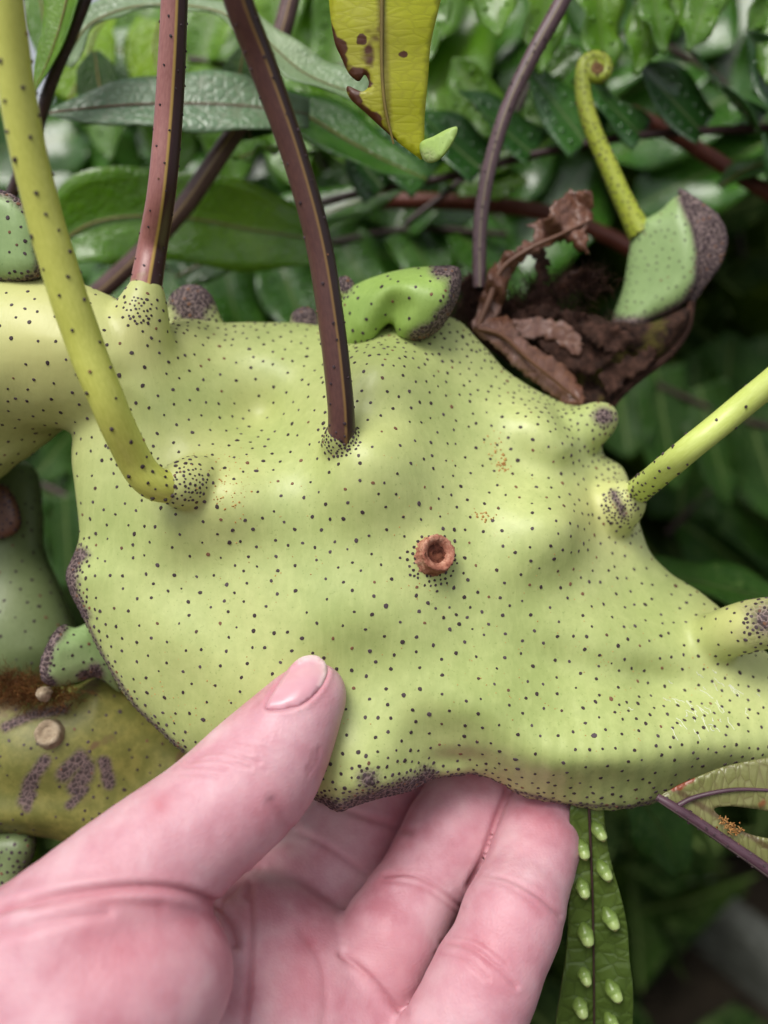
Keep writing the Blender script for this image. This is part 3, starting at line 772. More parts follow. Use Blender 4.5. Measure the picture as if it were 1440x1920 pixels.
# upper side lobe with a brown lip, on the crest of the body
lip = [(828, 500), (858, 504), (864, 540), (848, 580), (820, 618), (785, 634)]
lobe('side_lobe', root, [(632, 600, -250), (640, 560, -250), (660, 540, -240), (700, 522, -230), (760, 508, -220), (820, 501, -200), (860, 504, -190), (865, 540, -180), (850, 580, -165), (822, 618, -155), (785, 635, -150), (750, 628, -160), (735, 602, -170), (715, 615, -190), (690, 650, -210), (650, 650, -240)],
     M['bright'], 55, 90, 60, bumps=[(760, 560, 70, 40, 30), (830, 590, 40, 40, 18, 40), (738, 590, 24, 30, -30)], lines=[(lip, 16, 60, 8)], spots=[(640, 545, 18, 70, 10), (690, 640, 10, 60, 13)], clines=[(lip, 13, 30)], cspots=[(640, 530, 10, 30)], default=30, seed=8, n=1500, label='bright green side lobe with a scaly brown lip')
def knob(parent, x, y, z, r, lean=(0, -1), mat='body', seed=5, h=1.0, **kw):
    p = [(x + 14 * k * lean[0], y - r * 0.5 - 2 * k, z) for k in (0,)]
    poly = [(x - r * 1.15, y + r * 1.0, z), (x - r * 1.0, y + r * 0.1, z), (x - r * 0.8, y - r * h * 0.6, z), (x - r * 0.2, y - r * h, z), (x + r * 0.5, y - r * h * 0.85, z), (x + r * 0.95, y - r * 0.1, z), (x + r * 1.15, y + r * 1.0, z)]
    lobe('bud_knob', parent, poly, M[mat], r * 0.8, r * 0.8, r * 0.9, 4.0, spots=[(x, y - r * 0.5, r * 0.7, r * 1.9, 8)], cspots=[(x, y - r * 0.45, r * 0.65, r * 1.25)], default=18, n=1500, seed=seed, nseg=40, **kw)
knob(root, 361, 585, -290, 50, seed=5, label='brown scaly bud knob')
knob(root, 646, 540, -235, 22, seed=6)
knob(root, 572, 606, -330, 30, seed=7)
# END RHIZOME

# ------------------------------------------------------------------ the hand
def mat_skin():
    t = NT('skin'); co = t.coord('Object')
    n1 = t.noise(40, 3, 0.55, co); n2 = t.noise(150, 4, 0.6, co)
    col = t.ramp(t.math('ADD', t.math('MULTIPLY', n1, 0.55), t.math('MULTIPLY', n2, 0.45)), [(0.36, lin(184, 120, 133)), (0.5, lin(201, 150, 161)), (0.64, lin(213, 173, 181))])
    col = t.mix(t.math('MULTIPLY', t.attr('flush'), 0.7), col, lin(188, 100, 112))
    col = t.mix(t.math('MULTIPLY', t.attr('crease'), 0.75), col, lin(166, 80, 92))
    # ridged print lines and fine criss-cross of the skin
    wv = t.node('ShaderNodeTexWave', wave_type='RINGS'); wv.inputs['Scale'].default_value = 620; wv.inputs['Distortion'].default_value = 6.0; wv.inputs['Detail'].default_value = 1.0; wv.inputs['Detail Scale'].default_value = 0.4
    t.link(co, wv.inputs['Vector'])
    vor = t.node('ShaderNodeTexVoronoi', feature='DISTANCE_TO_EDGE'); vor.inputs['Scale'].default_value = 1100; t.link(co, vor.inputs['Vector'])
    wr = t.noise(420, 3, 0.6, t.coord('Object', (1, 0.5, 0.25)))
    h = t.math('ADD', t.math('MULTIPLY', wv.outputs['Fac'], 0.05), t.math('ADD', t.math('MULTIPLY', vor.outputs['Distance'], 0.5), t.math('MULTIPLY', wr, 0.7)))
    rg = t.math('ADD', t.math('MULTIPLY', n2, 0.2), 0.38)
    return t.done(col, rg, t.bump(h, 0.45, 0.0003), sss=0.24, sss_r=(1.0, 0.34, 0.22), sss_scale=0.0013, spec=0.42)
M['skin'] = mat_skin()
def build_hand():
    cell = 4.4
    thumb = [(592, 1300, 62, 56), (572, 1322, 66, 72), (535, 1378, 78, 93), (490, 1440, 92, 112), (440, 1492, 112, 116), (380, 1544, 140, 118), (310, 1600, 172, 126), (230, 1670, 205, 138), (130, 1770, 240, 160), (0, 1900, 250, 200)]
    thenar = [(300, 1830, 230, 128), (240, 1850, 250, 150), (140, 1900, 250, 190), (20, 2000, 220, 240)]
    index = [(500, 1800, -200, 112), (570, 1700, -270, 112), (632, 1605, -330, 108), (697, 1510, -380, 100), (752, 1430, -410, 90), (780, 1380, -410, 70)]
    middle = [(650, 1930, -130, 100), (695, 1830, -105, 98), (735, 1750, -108, 95), (792, 1655, -170, 83), (848, 1565, -205, 92), (896, 1490, -255, 87), (930, 1420, -300, 76), (945, 1385, -320, 60)]
    ring = [(790, 2060, 20, 112), (866, 1930, 50, 104), (910, 1835, 38, 100), (936, 1782, 14, 91), (958, 1725, -8, 94), (984, 1655, -72, 82), (1006, 1580, -132, 80), (1022, 1500, -210, 72), (1028, 1430, -260, 66), (1030, 1390, -270, 50)]
    pinky = [(850, 2110, -120, 96), (905, 2010, -170, 84), (905, 1910, -250, 78), (870, 1850, -310, 72), (820, 1830, -330, 56)]
    palm = [([(470, 1745, -120, 80), (505, 1690, -215, 78), (560, 1660, -270, 84)], 40), ([(300, 2080, 40, 260), (460, 1960, -40, 200), (560, 1850, -110, 130)], 60), ([(430, 1790, -30, 100), (496, 1764, -100, 88), (575, 1826, -110, 88), (650, 1900, -110, 88)], 50),
            ([(560, 1880, -90, 120), (640, 1960, -70, 120), (720, 2060, -60, 130)], 60), ([(300, 2080, 40, 260), (560, 2150, 0, 230), (760, 2160, -60, 150)], 60),
            ([(200, 2130, 80, 270), (-100, 2420, 120, 270), (-500, 2900, 160, 300)], 60)]
    cs = [px_chain(c, 14) for c in (thumb, thenar, index, middle, ring, pinky)]
    allp = np.concatenate(cs + [px_chain(c) for c, _ in palm[:4]])
    lo = (allp[:, :3] - allp[:, 3:]).min(0) - 20; hi = (allp[:, :3] + allp[:, 3:]).max(0) + 20
    lo[0] = max(lo[0], -1050); lo[1] = max(lo[1], -1500)
    fd = Field(lo, hi, cell)
    fing = np.full(fd.n, 1e4, np.float32)
    for c in cs[2:]:
        one = np.full(fd.n, 1e4, np.float32); fd.chain(c, 6, one, far=70)
        fing = np.minimum(fing, one)
    for c, k in palm: fd.chain(px_chain(c, 8), k, far=k + 70)
    th = np.full(fd.n, 1e4, np.float32); fd.chain(cs[0], 8, th, far=90)
    tn = np.full(fd.n, 1e4, np.float32); fd.chain(cs[1], 30, tn, far=90)
    f = smin(fd.f, tn, 34.0)
    f = smin(f, th, 22.0)
    f = smin(f, fing, 16.0)
    v, q = surface_nets(f, fd.org, cell)
    v = relax(v, q, 4)
    n = vnormals(v, q); px = to_px(v)
    front = np.clip(n[:, 2] * 2 + 0.4, 0, 1)
    crease = np.zeros(len(v)); flush = np.zeros(len(v))
    cr = [([(952, 1480), (930, 1540), (908, 1605), (880, 1660)], 6, 5, 0.55),  # polyline, width, depth, redness; this one paints the dark gap shadow between two fingers
        ([(722, 1642), (770, 1640), (815, 1660), (866, 1702)], 4.5, 4, 0.45), ([(718, 1652), (770, 1656), (812, 1676), (856, 1712)], 4, 2.2, 0.3), ([(745, 1630), (790, 1634), (840, 1664)], 3.5, 1.4, 0.2),
        ([(900, 1640), (950, 1648), (1010, 1680), (1050, 1716)], 4.5, 2.2, 0.2), ([(830, 1768), (880, 1776), (930, 1812), (968, 1850)], 4.5, 3.2, 0.35), ([(818, 1788), (868, 1798), (915, 1836)], 4, 2, 0.25), ([(845, 1755), (900, 1766), (950, 1806)], 3.6, 1.4, 0.2), ([(905, 1652), (950, 1662), (1000, 1692)], 3.6, 1.2, 0.15),
        ([(640, 1790), (690, 1830), (735, 1880), (760, 1900)], 6, 6, 0.5),
        ([(560, 1560), (620, 1590), (690, 1640)], 6, 3, 0.2), ([(600, 1500), (680, 1530), (770, 1560)], 6, 4, 0.3),
        ([(364, 1422), (400, 1412), (440, 1416), (486, 1430)], 3.6, 2.2, 0.25), ([(354, 1430), (396, 1424), (430, 1428), (470, 1440)], 3.4, 2.4, 0.25), ([(346, 1440), (390, 1437), (424, 1442)], 3.4, 1.8, 0.2), ([(384, 1404), (424, 1400), (468, 1412)], 3.4, 1.6, 0.15), ([(372, 1413), (410, 1406), (450, 1413)], 3.2, 1.4, 0.15), ([(338, 1452), (372, 1451), (410, 1458)], 3.4, 1.4, 0.15), ([(420, 1420), (460, 1424), (498, 1446)], 3.2, 1.3, 0.15), ([(440, 1392), (480, 1398), (520, 1414)], 3.2, 1.0, 0.1),
        ([(512, 1504), (530, 1530), (541, 1552)], 10, 3.5, 0.2), ([(598, 1404), (592, 1430), (578, 1452)], 4, 1.2, 0.2), ([(588, 1410), (584, 1428), (574, 1444)], 3.5, 1.0, 0.15),
        ([(-20, 1712), (60, 1690), (140, 1674), (250, 1664), (330, 1669), (400, 1692), (432, 1728), (442, 1770)], 8, 8, 0.6), ([(0, 1755), (90, 1728), (200, 1712)], 10, 3, 0.3), ([(60, 1700), (180, 1690), (300, 1700)], 12, 2, 0.4),
        ([(470, 1655), (474, 1740), (470, 1830), (460, 1930)], 7, 5, 0.5), ([(462, 1640), (440, 1670), (412, 1694)], 6, 4, 0.5), ([(490, 1628), (472, 1650), (462, 1680)], 6, 4, 0.5),
        ([(560, 1740), (600, 1800), (612, 1880), (600, 1940)], 9, 2, 0.2),
    ]
    for l, w, dep, red in cr:
        d = dist_poly(px[:, 0], px[:, 1], spline(l, 24), False)
        g = np.exp(-(d / w) ** 2) * front
        v = v - n * (g * dep)[:, None]
        v = v + n * (np.exp(-((d - 2.4 * w) / (1.3 * w)) ** 2) * front * dep * 0.25)[:, None]
        crease = np.maximum(crease, np.exp(-(d / (w * 0.9)) ** 2) * red * front)
    for x, y, r, k in [(590, 1290, 60, 0.35), (500, 1500, 70, 0.35), (240, 1760, 130, 0.55), (300, 1510, 24, 0.6), (720, 1790, 80, 0.6), (900, 1560, 90, 0.3), (940, 1780, 110, 0.45), (470, 1700, 60, 0.5), (560, 1850, 120, 0.4), (700, 1560, 80, 0.35), (450, 1620, 60, 0.3), (1010, 1560, 60, 0.3), (620, 1420, 60, 0.3)]:
        flush = np.maximum(flush, k * np.exp(-(((px[:, 0] - x) ** 2 + (px[:, 1] - y) ** 2) / r ** 2)))
    # nail bed: a shallow seat for the nail
    nail = spline([(499, 1328), (518, 1292), (543, 1252), (566, 1232), (592, 1229), (610, 1242), (612, 1264), (598, 1292), (570, 1318), (538, 1330)], 60, True)
    ins = inside_poly(px[:, 0], px[:, 1], nail); d = dist_poly(px[:, 0], px[:, 1], nail)
    fr = np.clip(n[:, 2] * 3, 0, 1) * (px[:, 1] < 1420)
    v = v - n * (np.where(ins, 3.5, -2.2 * np.exp(-((d - 7) / 6) ** 2) + 2.5 * np.exp(-(d / 4) ** 2)) * fr)[:, None]
    crease = np.maximum(crease, np.exp(-(d / 4) ** 2) * 0.35 * fr)
    root = thing('hand', 'bare left hand, pink skinned, thumb on top of the green rhizome and fingers beneath', 'hand', P(400, 1900, 0))
    body = mesh_obj('skin_surface', v, q, M['skin'], root, attrs={'crease': crease, 'flush': flush})
    bvh = BVHTree.FromPolygons([Vector(p) for p in v.tolist()], q.tolist())
    t = NT('nail'); co = t.coord('Object')
    nn = t.noise(120, 3, 0.6, co); st = t.noise(300, 2, 0.5, t.coord('Object', (1, 0.3, 1)))
    ramp = t.ramp(nn, [(0.35, lin(204, 148, 160)), (0.65, lin(214, 166, 176))])
    col = t.mix(t.math('MULTIPLY', t.attr('tip'), 0.85), ramp, lin(230, 206, 202))
    m = t.done(col, 0.28, t.bump(st, 0.08, 0.0003), sss=0.2, sss_r=(1, 0.5, 0.4), sss_scale=0.0015, spec=0.5)
    sv, tri, uv, xy = sheet([(a, b) for a, b in nail[::3]], lambda x, y: x * 0, 7, nseg=60)
    pts = []
    for x, y in xy:
        h, _ = raycast(bvh, x, y)
        pts.append(h if h is not None and h[2] > -40 else np.array([np.nan] * 3))
    pts = np.array(pts); bad = np.isnan(pts[:, 0])
    good = np.nonzero(~bad)[0]
    for i in np.nonzero(bad)[0]:
        j = good[np.argsort(((xy[good] - xy[i]) ** 2).sum(1))[:4]]
        pts[i] = P(xy[i][0], xy[i][1], pts[j, 2].mean() - 6)
    tree_n = vnormals(pts, tri)
    for _ in range(6):          # even out the plate
        s = np.zeros_like(pts); c = np.zeros(len(pts))
        for a in range(3):
            np.add.at(s, tri[:, a], pts[tri[:, (a + 1) % 3]] + pts[tri[:, (a + 2) % 3]]); np.add.at(c, tri[:, a], 2)
        pts[:, 2] += 0.5 * (s[:, 2] / c - pts[:, 2])
    de = dist_poly(xy[:, 0], xy[:, 1], nail)
    pts[:, 2] += 5.0 * (1 - np.exp(-de / 10)) + 2.2
    tip = np.clip(1 - dist_poly(xy[:, 0], xy[:, 1], np.array([(560, 1232), (592, 1228), (611, 1243), (613, 1264), (604, 1284)]), False) / 13, 0, 1)
    o = mesh_obj('fingernail', pts, tri, m, root, uv=uv, attrs={'tip': tip})
    thicken(o, 0.35, 0)
build_hand()
# END HAND

# ------------------------------------------------------------------ neighbouring rhizome lobes
def side_rhizome(label, loc):
    return thing('fern_rhizome', label, 'rhizome', P(*loc))
r = side_rhizome('pale mottled rhizome disc with a brown scaly rim behind the yellow stalk', (20, 520, -60))
rimp = [(-20, 352), (20, 362), (55, 392), (72, 430), (78, 480), (70, 515), (40, 528), (-10, 532)]
lobe('disc', r, [(-120, 380, -60), (-60, 350, -50), (0, 355, -40), (45, 380, -40), (70, 425, -40), (76, 475, -45), (74, 510, -50), (50, 526, -60), (0, 531, -70), (-80, 540, -80)], M['pale'], 30, 60, 40, lines=[(rimp, 5, 40, 8)], clines=[(rimp, 3, 20)], default=19, n=900, seed=21)
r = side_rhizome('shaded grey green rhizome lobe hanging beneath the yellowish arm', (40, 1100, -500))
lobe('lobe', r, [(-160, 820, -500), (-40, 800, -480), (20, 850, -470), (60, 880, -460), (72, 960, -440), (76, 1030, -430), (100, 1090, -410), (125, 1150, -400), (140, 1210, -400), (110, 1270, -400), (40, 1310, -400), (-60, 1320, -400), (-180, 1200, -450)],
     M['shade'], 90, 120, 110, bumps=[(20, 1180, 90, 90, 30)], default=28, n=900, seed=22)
lobe('dry_bract', r, [(-30, 930, -330), (0, 905, -325), (25, 930, -320), (38, 975, -320), (30, 1000, -325), (0, 1012, -330), (-40, 1010, -340)], M['dead'], 14, 20, 16, default=14, n=400, seed=23, cspots=[(10, 960, 20, 80)], nseg=40)
r = side_rhizome('short stubby rhizome branch with a thick brown scaly ring at its mouth', (150, 1230, -230))
ringp = [(112, 1176), (95, 1200), (82, 1235), (80, 1268), (92, 1284)]
lobe('stub', r, [(84, 1274, -190), (78, 1240, -180), (88, 1205, -170), (108, 1176, -170), (140, 1178, -200), (200, 1160, -270), (260, 1200, -300), (240, 1290, -300), (190, 1268, -250), (150, 1278, -220), (110, 1286, -200)], M['pale'], 50, 60, 45, cell=4.0,
     bumps=[(92, 1230, 14, 60, 16, 12)], lines=[(ringp, 10, 40, 8)], spots=[(178, 1258, 14, 40, 8)], clines=[(ringp, 9, 22)], cspots=[(178, 1260, 12, 26), (158, 1265, 8, 16)], default=22, n=1100, seed=24, nseg=80)
r = side_rhizome('old yellowish rhizome lobe blotched with purple brown scars below the stub', (120, 1560, -300))
ov = [(-160, 1320, -330), (-60, 1290, -310), (40, 1286, -300), (130, 1290, -300), (220, 1260, -330), (320, 1340, -340), (420, 1440, -350), (440, 1560, -350), (330, 1600, -340), (200, 1590, -320), (100, 1566, -310), (0, 1558, -310), (-140, 1560, -330)]
o, lv, lq = lobe('lobe', r, ov, M['old'], 100, 130, 110, bumps=[(90, 1400, 110, 70, 26), (60, 1500, 120, 40, 20), (290, 1440, 70, 80, -20)], default=24, size=(2.0, 3.4), n=500, seed=25, spots=[(95, 1400, 30, 70, 12)],
                 cspots=[(300, 1440, 0, 1)], clines=[([(45, 1500), (60, 1460), (85, 1425)], 8, 18), ([(120, 1450), (150, 1420), (165, 1440), (140, 1480)], 10, 22), ([(195, 1430), (205, 1470)], 9, 17), ([(50, 1515), (62, 1490)], 5, 12), ([(130, 1510), (160, 1480)], 6, 13), ([(10, 1362), (60, 1340), (120, 1330)], 6, 16)])
ob = BVHTree.FromPolygons([Vector(p) for p in lv.tolist()], lq.tolist())
hit, nr = raycast(ob, 93, 1376)
M['pale_scar'] = mat_fibre('pale_scar', (120, 104, 84), (158, 140, 116), (180, 164, 140))
a, b = lathe(hit, nr + np.array([0, 0.1, 0.3]), [(34, -10), (30, 2), (27, 14), (25, 20), (18, 21), (14, 17), (8, 16), (4, 19), (0.3, 18)], 28, 0.03, 8)
mesh_obj('leaf_scar', a, b, M['pale_scar'], r)
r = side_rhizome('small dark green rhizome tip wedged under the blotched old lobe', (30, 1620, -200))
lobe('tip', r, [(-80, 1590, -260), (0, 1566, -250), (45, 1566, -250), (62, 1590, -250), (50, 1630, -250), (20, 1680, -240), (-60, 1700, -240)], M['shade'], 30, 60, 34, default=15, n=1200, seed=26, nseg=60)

# brown root wool on the old lobe
def hairs(name, spots, parent, mat, n, length, rad=0.9, seed=0, up=0.0):
    rr = np.random.default_rng(seed); V = []; Fq = []
    for i in range(n):
        x, y, z, sx, sy = spots[rr.integers(len(spots))]
        p = P(x + rr.normal() * sx, y + rr.normal() * sy, z + rr.normal() * 8)
        d = rr.normal(size=3); d[2] = abs(d[2]) * 0.8; d[1] += up; d /= np.linalg.norm(d)
        c = [p]
        for k in range(3):
            d = d + rr.normal(size=3) * 0.5; d /= np.linalg.norm(d); c.append(c[-1] + d * length / 3 * (0.5 + rr.random()))
        s = np.cross(d, rr.normal(size=3)); s /= np.linalg.norm(s); s2 = np.cross(d, s)
        b = len(V) * 1
        for k, q in enumerate(c):
            w = rad * (1 - 0.25 * k)
            for a in range(3): V.append(q + w * (math.cos(a * 2.094) * s + math.sin(a * 2.094) * s2))
        for k in range(3):
            for a in range(3): Fq.append([b + k * 3 + a, b + k * 3 + (a + 1) % 3, b + k * 3 + 3 + (a + 1) % 3, b + k * 3 + 3 + a])
    return mesh_obj(name, np.array(V), np.array(Fq), mat, parent, kind='stuff')
M['wool'] = mat_fibre('root_wool', (60, 36, 18), (98, 62, 30), (128, 86, 46))
M['dark_wool'] = mat_fibre('dark_wool', (30, 18, 14), (52, 32, 26), (78, 52, 40))
o = hairs('root_wool', [(-10, 1290, -220, 40, 12), (50, 1300, -200, 30, 12), (100, 1305, -195, 26, 10), (10, 1275, -240, 30, 8)], None, M['wool'], 1500, 34, 0.8, 31, 0.3)
single(o, 'rusty brown woolly root hairs above the blotched old lobe', 'root hair', kind='stuff')
a, b = lathe(P(78, 1300, -165), np.array([-0.2, 0.4, 1]), [(16, -14), (13, 0), (9, 8), (3, 11), (0.2, 11)], 18, 0.08, 9)
single(mesh_obj('bud', a, b, M['pale_scar']), 'small whitish bud in the brown wool by the ringed stub', 'bud')

# right hand back: pale lobe with crozier and the hollow brown shell
r = thing('rhizome_cup', 'pale green rhizome lobe flaring into a brown rim, coiled young frond on top', 'rhizome', P(1220, 620, -500))
flare = [(1272, 362), (1312, 385), (1350, 412), (1360, 450), (1346, 495), (1318, 532), (1296, 562)]
edge = [(1278, 372), (1300, 420), (1312, 470), (1308, 530), (1280, 572), (1222, 602), (1150, 602)]
lobe('lobe', r, [(1140, 640, -520), (1150, 590, -520), (1168, 540, -510), (1178, 480, -500), (1190, 425, -490), (1232, 400, -470), (1272, 366, -440), (1292, 400, -420), (1306, 450, -410), (1312, 500, -410), (1302, 545, -420), (1270, 580, -440), (1220, 604, -470), (1180, 640, -500)],
     M['pale'], 46, 60, 50, lines=[(edge, 4, 30, 9)], clines=[(edge, 3, 16)], default=19, size=(1.8, 2.8), n=1100, seed=41, spots=[(1196, 425, 16, 50, 9)])
lobe('brown_rim', r, [(1270, 356, -440), (1300, 368, -430), (1345, 402, -425), (1364, 446, -430), (1352, 494, -440), (1322, 535, -450), (1290, 580, -460), (1290, 545, -440), (1306, 500, -415), (1302, 450, -410), (1286, 405, -425)],
     M['pale'], 12, 18, 18, cell=4.0, default=10, size=(3.0, 4.2), n=3000, seed=42, nseg=70, cspots=[(1320, 450, 200, 260)], label='flared brown scaly rim')
coil = []
for k in range(30):
    a = math.radians(184 - k * 24); rad = 29.5 - k * 0.86
    coil.append((1118 + rad * 0.85 * math.cos(a), 130 - rad * 0.85 * math.sin(a), -470 + k * 0.3, max(4.5, 13.5 - 0.28 * k)))
st = [(1202, 436, -480, 24), (1186, 410, -480, 20), (1162, 360, -480, 18), (1136, 300, -480, 17), (1110, 240, -475, 16), (1096, 190, -472, 15), (1092, 160, -471, 14)]
stem('crozier', r, st + coil, M['crozier'], 150, warts=(13, 1.8, None, 900), label='young yellow green frond with coiled tip')
hc = P(1119, 131, -460)
a, b = lathe(hc, np.array([0.05, 0, 1.0]), [(19, -18), (21, -4), (18, 5), (12, 9), (6, 8), (0.3, 7)], 26, 0.05, 12)
mesh_obj('coil_heart', a, b, mat_fibre('fuzzy_brown', (88, 62, 42), (122, 92, 62), (148, 120, 80)), r, label='brown fuzzy heart of the coiled frond')
M['shell'] = mat_fibre('brown_shell', (34, 22, 18), (58, 38, 30), (86, 60, 50))
t = NT('mossy_brown'); co = t.coord('Object'); nz = t.noise(60, 4, 0.65, co); n2 = t.noise(500, 4, 0.7, co)
M['mossy'] = t.done(t.mix(t.ramp(nz, [(0.56, (0, 0, 0)), (0.66, (1, 1, 1))]), t.ramp(n2, [(0.4, lin(34, 22, 18)), (0.62, lin(70, 48, 38))]), lin(84, 80, 30)), 0.85, t.bump(n2, 0.7, 0.0008), spec=0.2)
r = thing('rhizome_shell', 'dark hollow brown shell of a dead rhizome under the pale lobe', 'rhizome', P(1100, 700, -520))
v, q = inflate([(880, 598, -480), (950, 590, -490), (1020, 610, -490), (1090, 590, -480), (1150, 604, -470), (1220, 606, -450), (1285, 575, -440), (1290, 600, -440), (1262, 650, -450), (1215, 690, -460), (1170, 730, -470), (1140, 768, -480), (1100, 780, -480), (1040, 740, -490), (960, 680, -500), (900, 640, -500)],
               46, 80, 40, 5.0, bumps=[(1090, 690, 110, 44, -42, -14), (1170, 680, 70, 30, -40, -30), (1150, 615, 110, 16, 18, 0), (1230, 680, 70, 12, 14, 40)], nseg=100)
v = v + vnormals(v, q) * (5 * vnoise(v[:, 0] / 14, v[:, 1] / 14, v[:, 2] / 14, 9))[:, None]
mesh_obj('shell', v, q, M['mossy'], r)
stem('shell_lip', r, [(1296, 566, -432, 9), (1286, 620, -436, 8), (1250, 668, -440, 9), (1200, 706, -446, 8), (1160, 742, -452, 8), (1138, 776, -460, 6)], M['shell'], 40)
hairs('root_wool', [(880, 560, -420, 16, 20), (900, 590, -420, 26, 12), (960, 575, -440, 40, 12), (1040, 545, -440, 40, 14), (1010, 600, -440, 60, 8), (1090, 530, -450, 22, 10)], r, M['dark_wool'], 1800, 42, 1.2, 33, 0.5)

# ------------------------------------------------------------------ leaves built from their outlines
def vein_tube(name, parent, pts, mat, n=24, ring=8):
    v, q, uv = tube(px_chain(pts), n, ring)
    return mesh_obj(name, v, q, mat, parent, uv=uv)
def crumple(seed, amp, s):
    return lambda x, y: amp * vnoise(x / s, y / s, 0, seed)
r = thing('dead_leaf', 'curled dry brown leaf sticking up beside the purple stalk', 'leaf', P(900, 600, -420))
cz0 = crumple(51, 24, 11); cz1 = crumple(52, 9, 4.5)
cz = lambda x, y: cz0(x, y) + cz1(x, y)
def zf(x, y): return -400 + cz(x, y) + 0.05 * (x - 900) + 26 * np.abs(np.sin((y - x * 0.9) / 38))
v, q, uv, _ = sheet([(884, 612), (902, 560), (918, 510), (940, 480), (975, 462), (1000, 446), (996, 422), (1020, 412), (1042, 380), (1068, 360), (1100, 356), (1112, 378), (1108, 412), (1098, 440), (1106, 470), (1085, 472), (1062, 452), (1030, 462), (990, 482), (962, 506), (950, 550), (930, 590), (912, 618)], zf, 6, rag=2.2)
thicken(mesh_obj('blade', v, q, M['dead'], r, uv=uv), 0.25)
M['dead_vein'] = mat_stem('dead_vein', (118, 82, 62), (94, 62, 46))
vein_tube('midrib', r, [(892, 622, -380, 6), (918, 560, -376, 6), (940, 505, -372, 5), (990, 468, -362, 4.5), (1050, 440, -360, 3.5), (1108, 412, -366, 2)], M['dead_vein'])
r = thing('dead_leaf', 'rolled chestnut brown dry leaf lying along the shoulder of the big rhizome', 'leaf', P(950, 640, -380))
def zf(x, y):
    k = ((x - 900) * 0.62 - (y - 610) * 0.78)
    return -330 - 0.22 * (x - 900) + 34 * np.cos(np.clip(k / 30, -1.5, 1.5)) + 12 * vnoise(x / 10, y / 10, 0, 8) + 5 * vnoise(x / 4.5, y / 4.5, 0, 18)
v, q, uv, _ = sheet([(888, 622), (905, 604), (945, 592), (962, 606), (985, 640), (1020, 662), (1062, 690), (1088, 722), (1096, 752), (1078, 762), (1050, 752), (1010, 722), (970, 690), (935, 655)], zf, 7, rag=1.6)
thicken(mesh_obj('blade', v, q, M['dead'], r, uv=uv), 0.3)
vein_tube('midrib', r, [(896, 616, -296, 5), (940, 628, -296, 5), (985, 668, -300, 4), (1030, 705, -308, 3.5), (1085, 750, -330, 2)], M['dead_vein'])
r = thing('dry_frond_scrap', 'shredded dark brown scraps of old frond between the two dry leaves', 'leaf', P(1020, 560, -440))
for i, (poly, z0) in enumerate([([(1000, 470), (1022, 466), (1030, 510), (1024, 548), (1050, 580), (1010, 600), (995, 560), (1008, 520)], -440), ([(1040, 540), (1068, 512), (1098, 505), (1116, 518), (1100, 534), (1070, 540), (1052, 566)], -445),
                               ([(960, 590), (1000, 572), (1060, 582), (1100, 590), (1094, 612), (1078, 640), (1064, 606), (1010, 600), (975, 616)], -425), ([(870, 520), (900, 512), (922, 540), (905, 580), (880, 600), (866, 570)], -430),
                               ([(940, 610), (1000, 596), (1060, 606), (1090, 640), (1076, 668), (1040, 640), (990, 634), (965, 650)], -405), ([(1010, 640), (1070, 650), (1120, 640), (1150, 668), (1110, 700), (1060, 690), (1030, 672)], -412),
                               ([(1090, 610), (1150, 612), (1190, 640), (1160, 660), (1120, 650)], -400), ([(1130, 690), (1180, 670), (1220, 650), (1230, 672), (1180, 712), (1140, 740)], -418)]):
    cz2 = crumple(60 + i, 18, 9); cz3 = crumple(80 + i, 6, 4)
    v, q, uv, _ = sheet(poly, lambda x, y: z0 + cz2(x, y) + cz3(x, y), 6, nseg=80, rag=2.4)
    thicken(mesh_obj('scrap', v, q, M['shell'] if i not in (1, 4) else M['dead'], r, uv=uv), 0.3)

r = thing('yellowing_leaf', 'yellow green leaf tip with ragged brown margin hanging from above', 'leaf', P(730, 0, 60))
yo = [(620, -420), (604, -280), (606, -160), (614, -40), (620, 30), (628, 80), (640, 108), (654, 138), (672, 152), (684, 140), (692, 158), (680, 172), (652, 162), (656, 184), (688, 214), (716, 240), (748, 268), (780, 292), (792, 298), (795, 268), (796, 220), (802, 150), (808, 80), (824, 10), (842, -70), (850, -160), (846, -290), (800, -420)]
def zy(x, y): return 20 + 0.20 * (150 - y) - 0.0016 * (x - 722) ** 2 + 6 * vnoise(x / 32, y / 32, 0, 4)
v, q, uv, xy = sheet(yo, zy, 11, nseg=260)
left = np.array([(612, 40), (640, 108), (672, 152), (692, 158), (652, 162), (688, 214), (740, 262)])
ed = np.clip(1 - dist_poly(xy[:, 0], xy[:, 1], left, False) / 22, 0, 1)
for sx_, sy_, sr_ in [(678, 74, 14), (756, 102, 13), (672, 150, 30), (700, 228, 26), (632, 90, 26)]:
    ed = np.maximum(ed, 1.15 * np.exp(-(((xy[:, 0] - sx_) ** 2 + (xy[:, 1] - sy_) ** 2) / sr_ ** 2)))
uv = np.c_[0.5 + (xy[:, 0] - (722 - (xy[:, 1] - 150) * -0.05)) / 420, xy[:, 1] / 100]
thicken(mesh_obj('blade', v, q, M['leaf_y'], r, uv=uv, attrs={'edge': ed}), 0.3)
M['olive_vein'] = mat_stem('olive_vein', (128, 112, 48), (108, 92, 44))
vein_tube('midrib', r, [(712, -410, 110, 5), (714, -160, 80, 4.5), (716, 0, 52, 4), (716, 120, 28, 3.4), (722, 200, 14, 3), (738, 270, 0, 1.8)], M['olive_vein'])
v, q, uv, xy = sheet([(789, 270), (815, 256), (842, 242), (858, 240), (850, 264), (832, 290), (812, 304), (795, 300)], lambda x, y: 6 + 0.5 * (x - 790) - 0.004 * (x - 825) ** 2, 7, nseg=60)
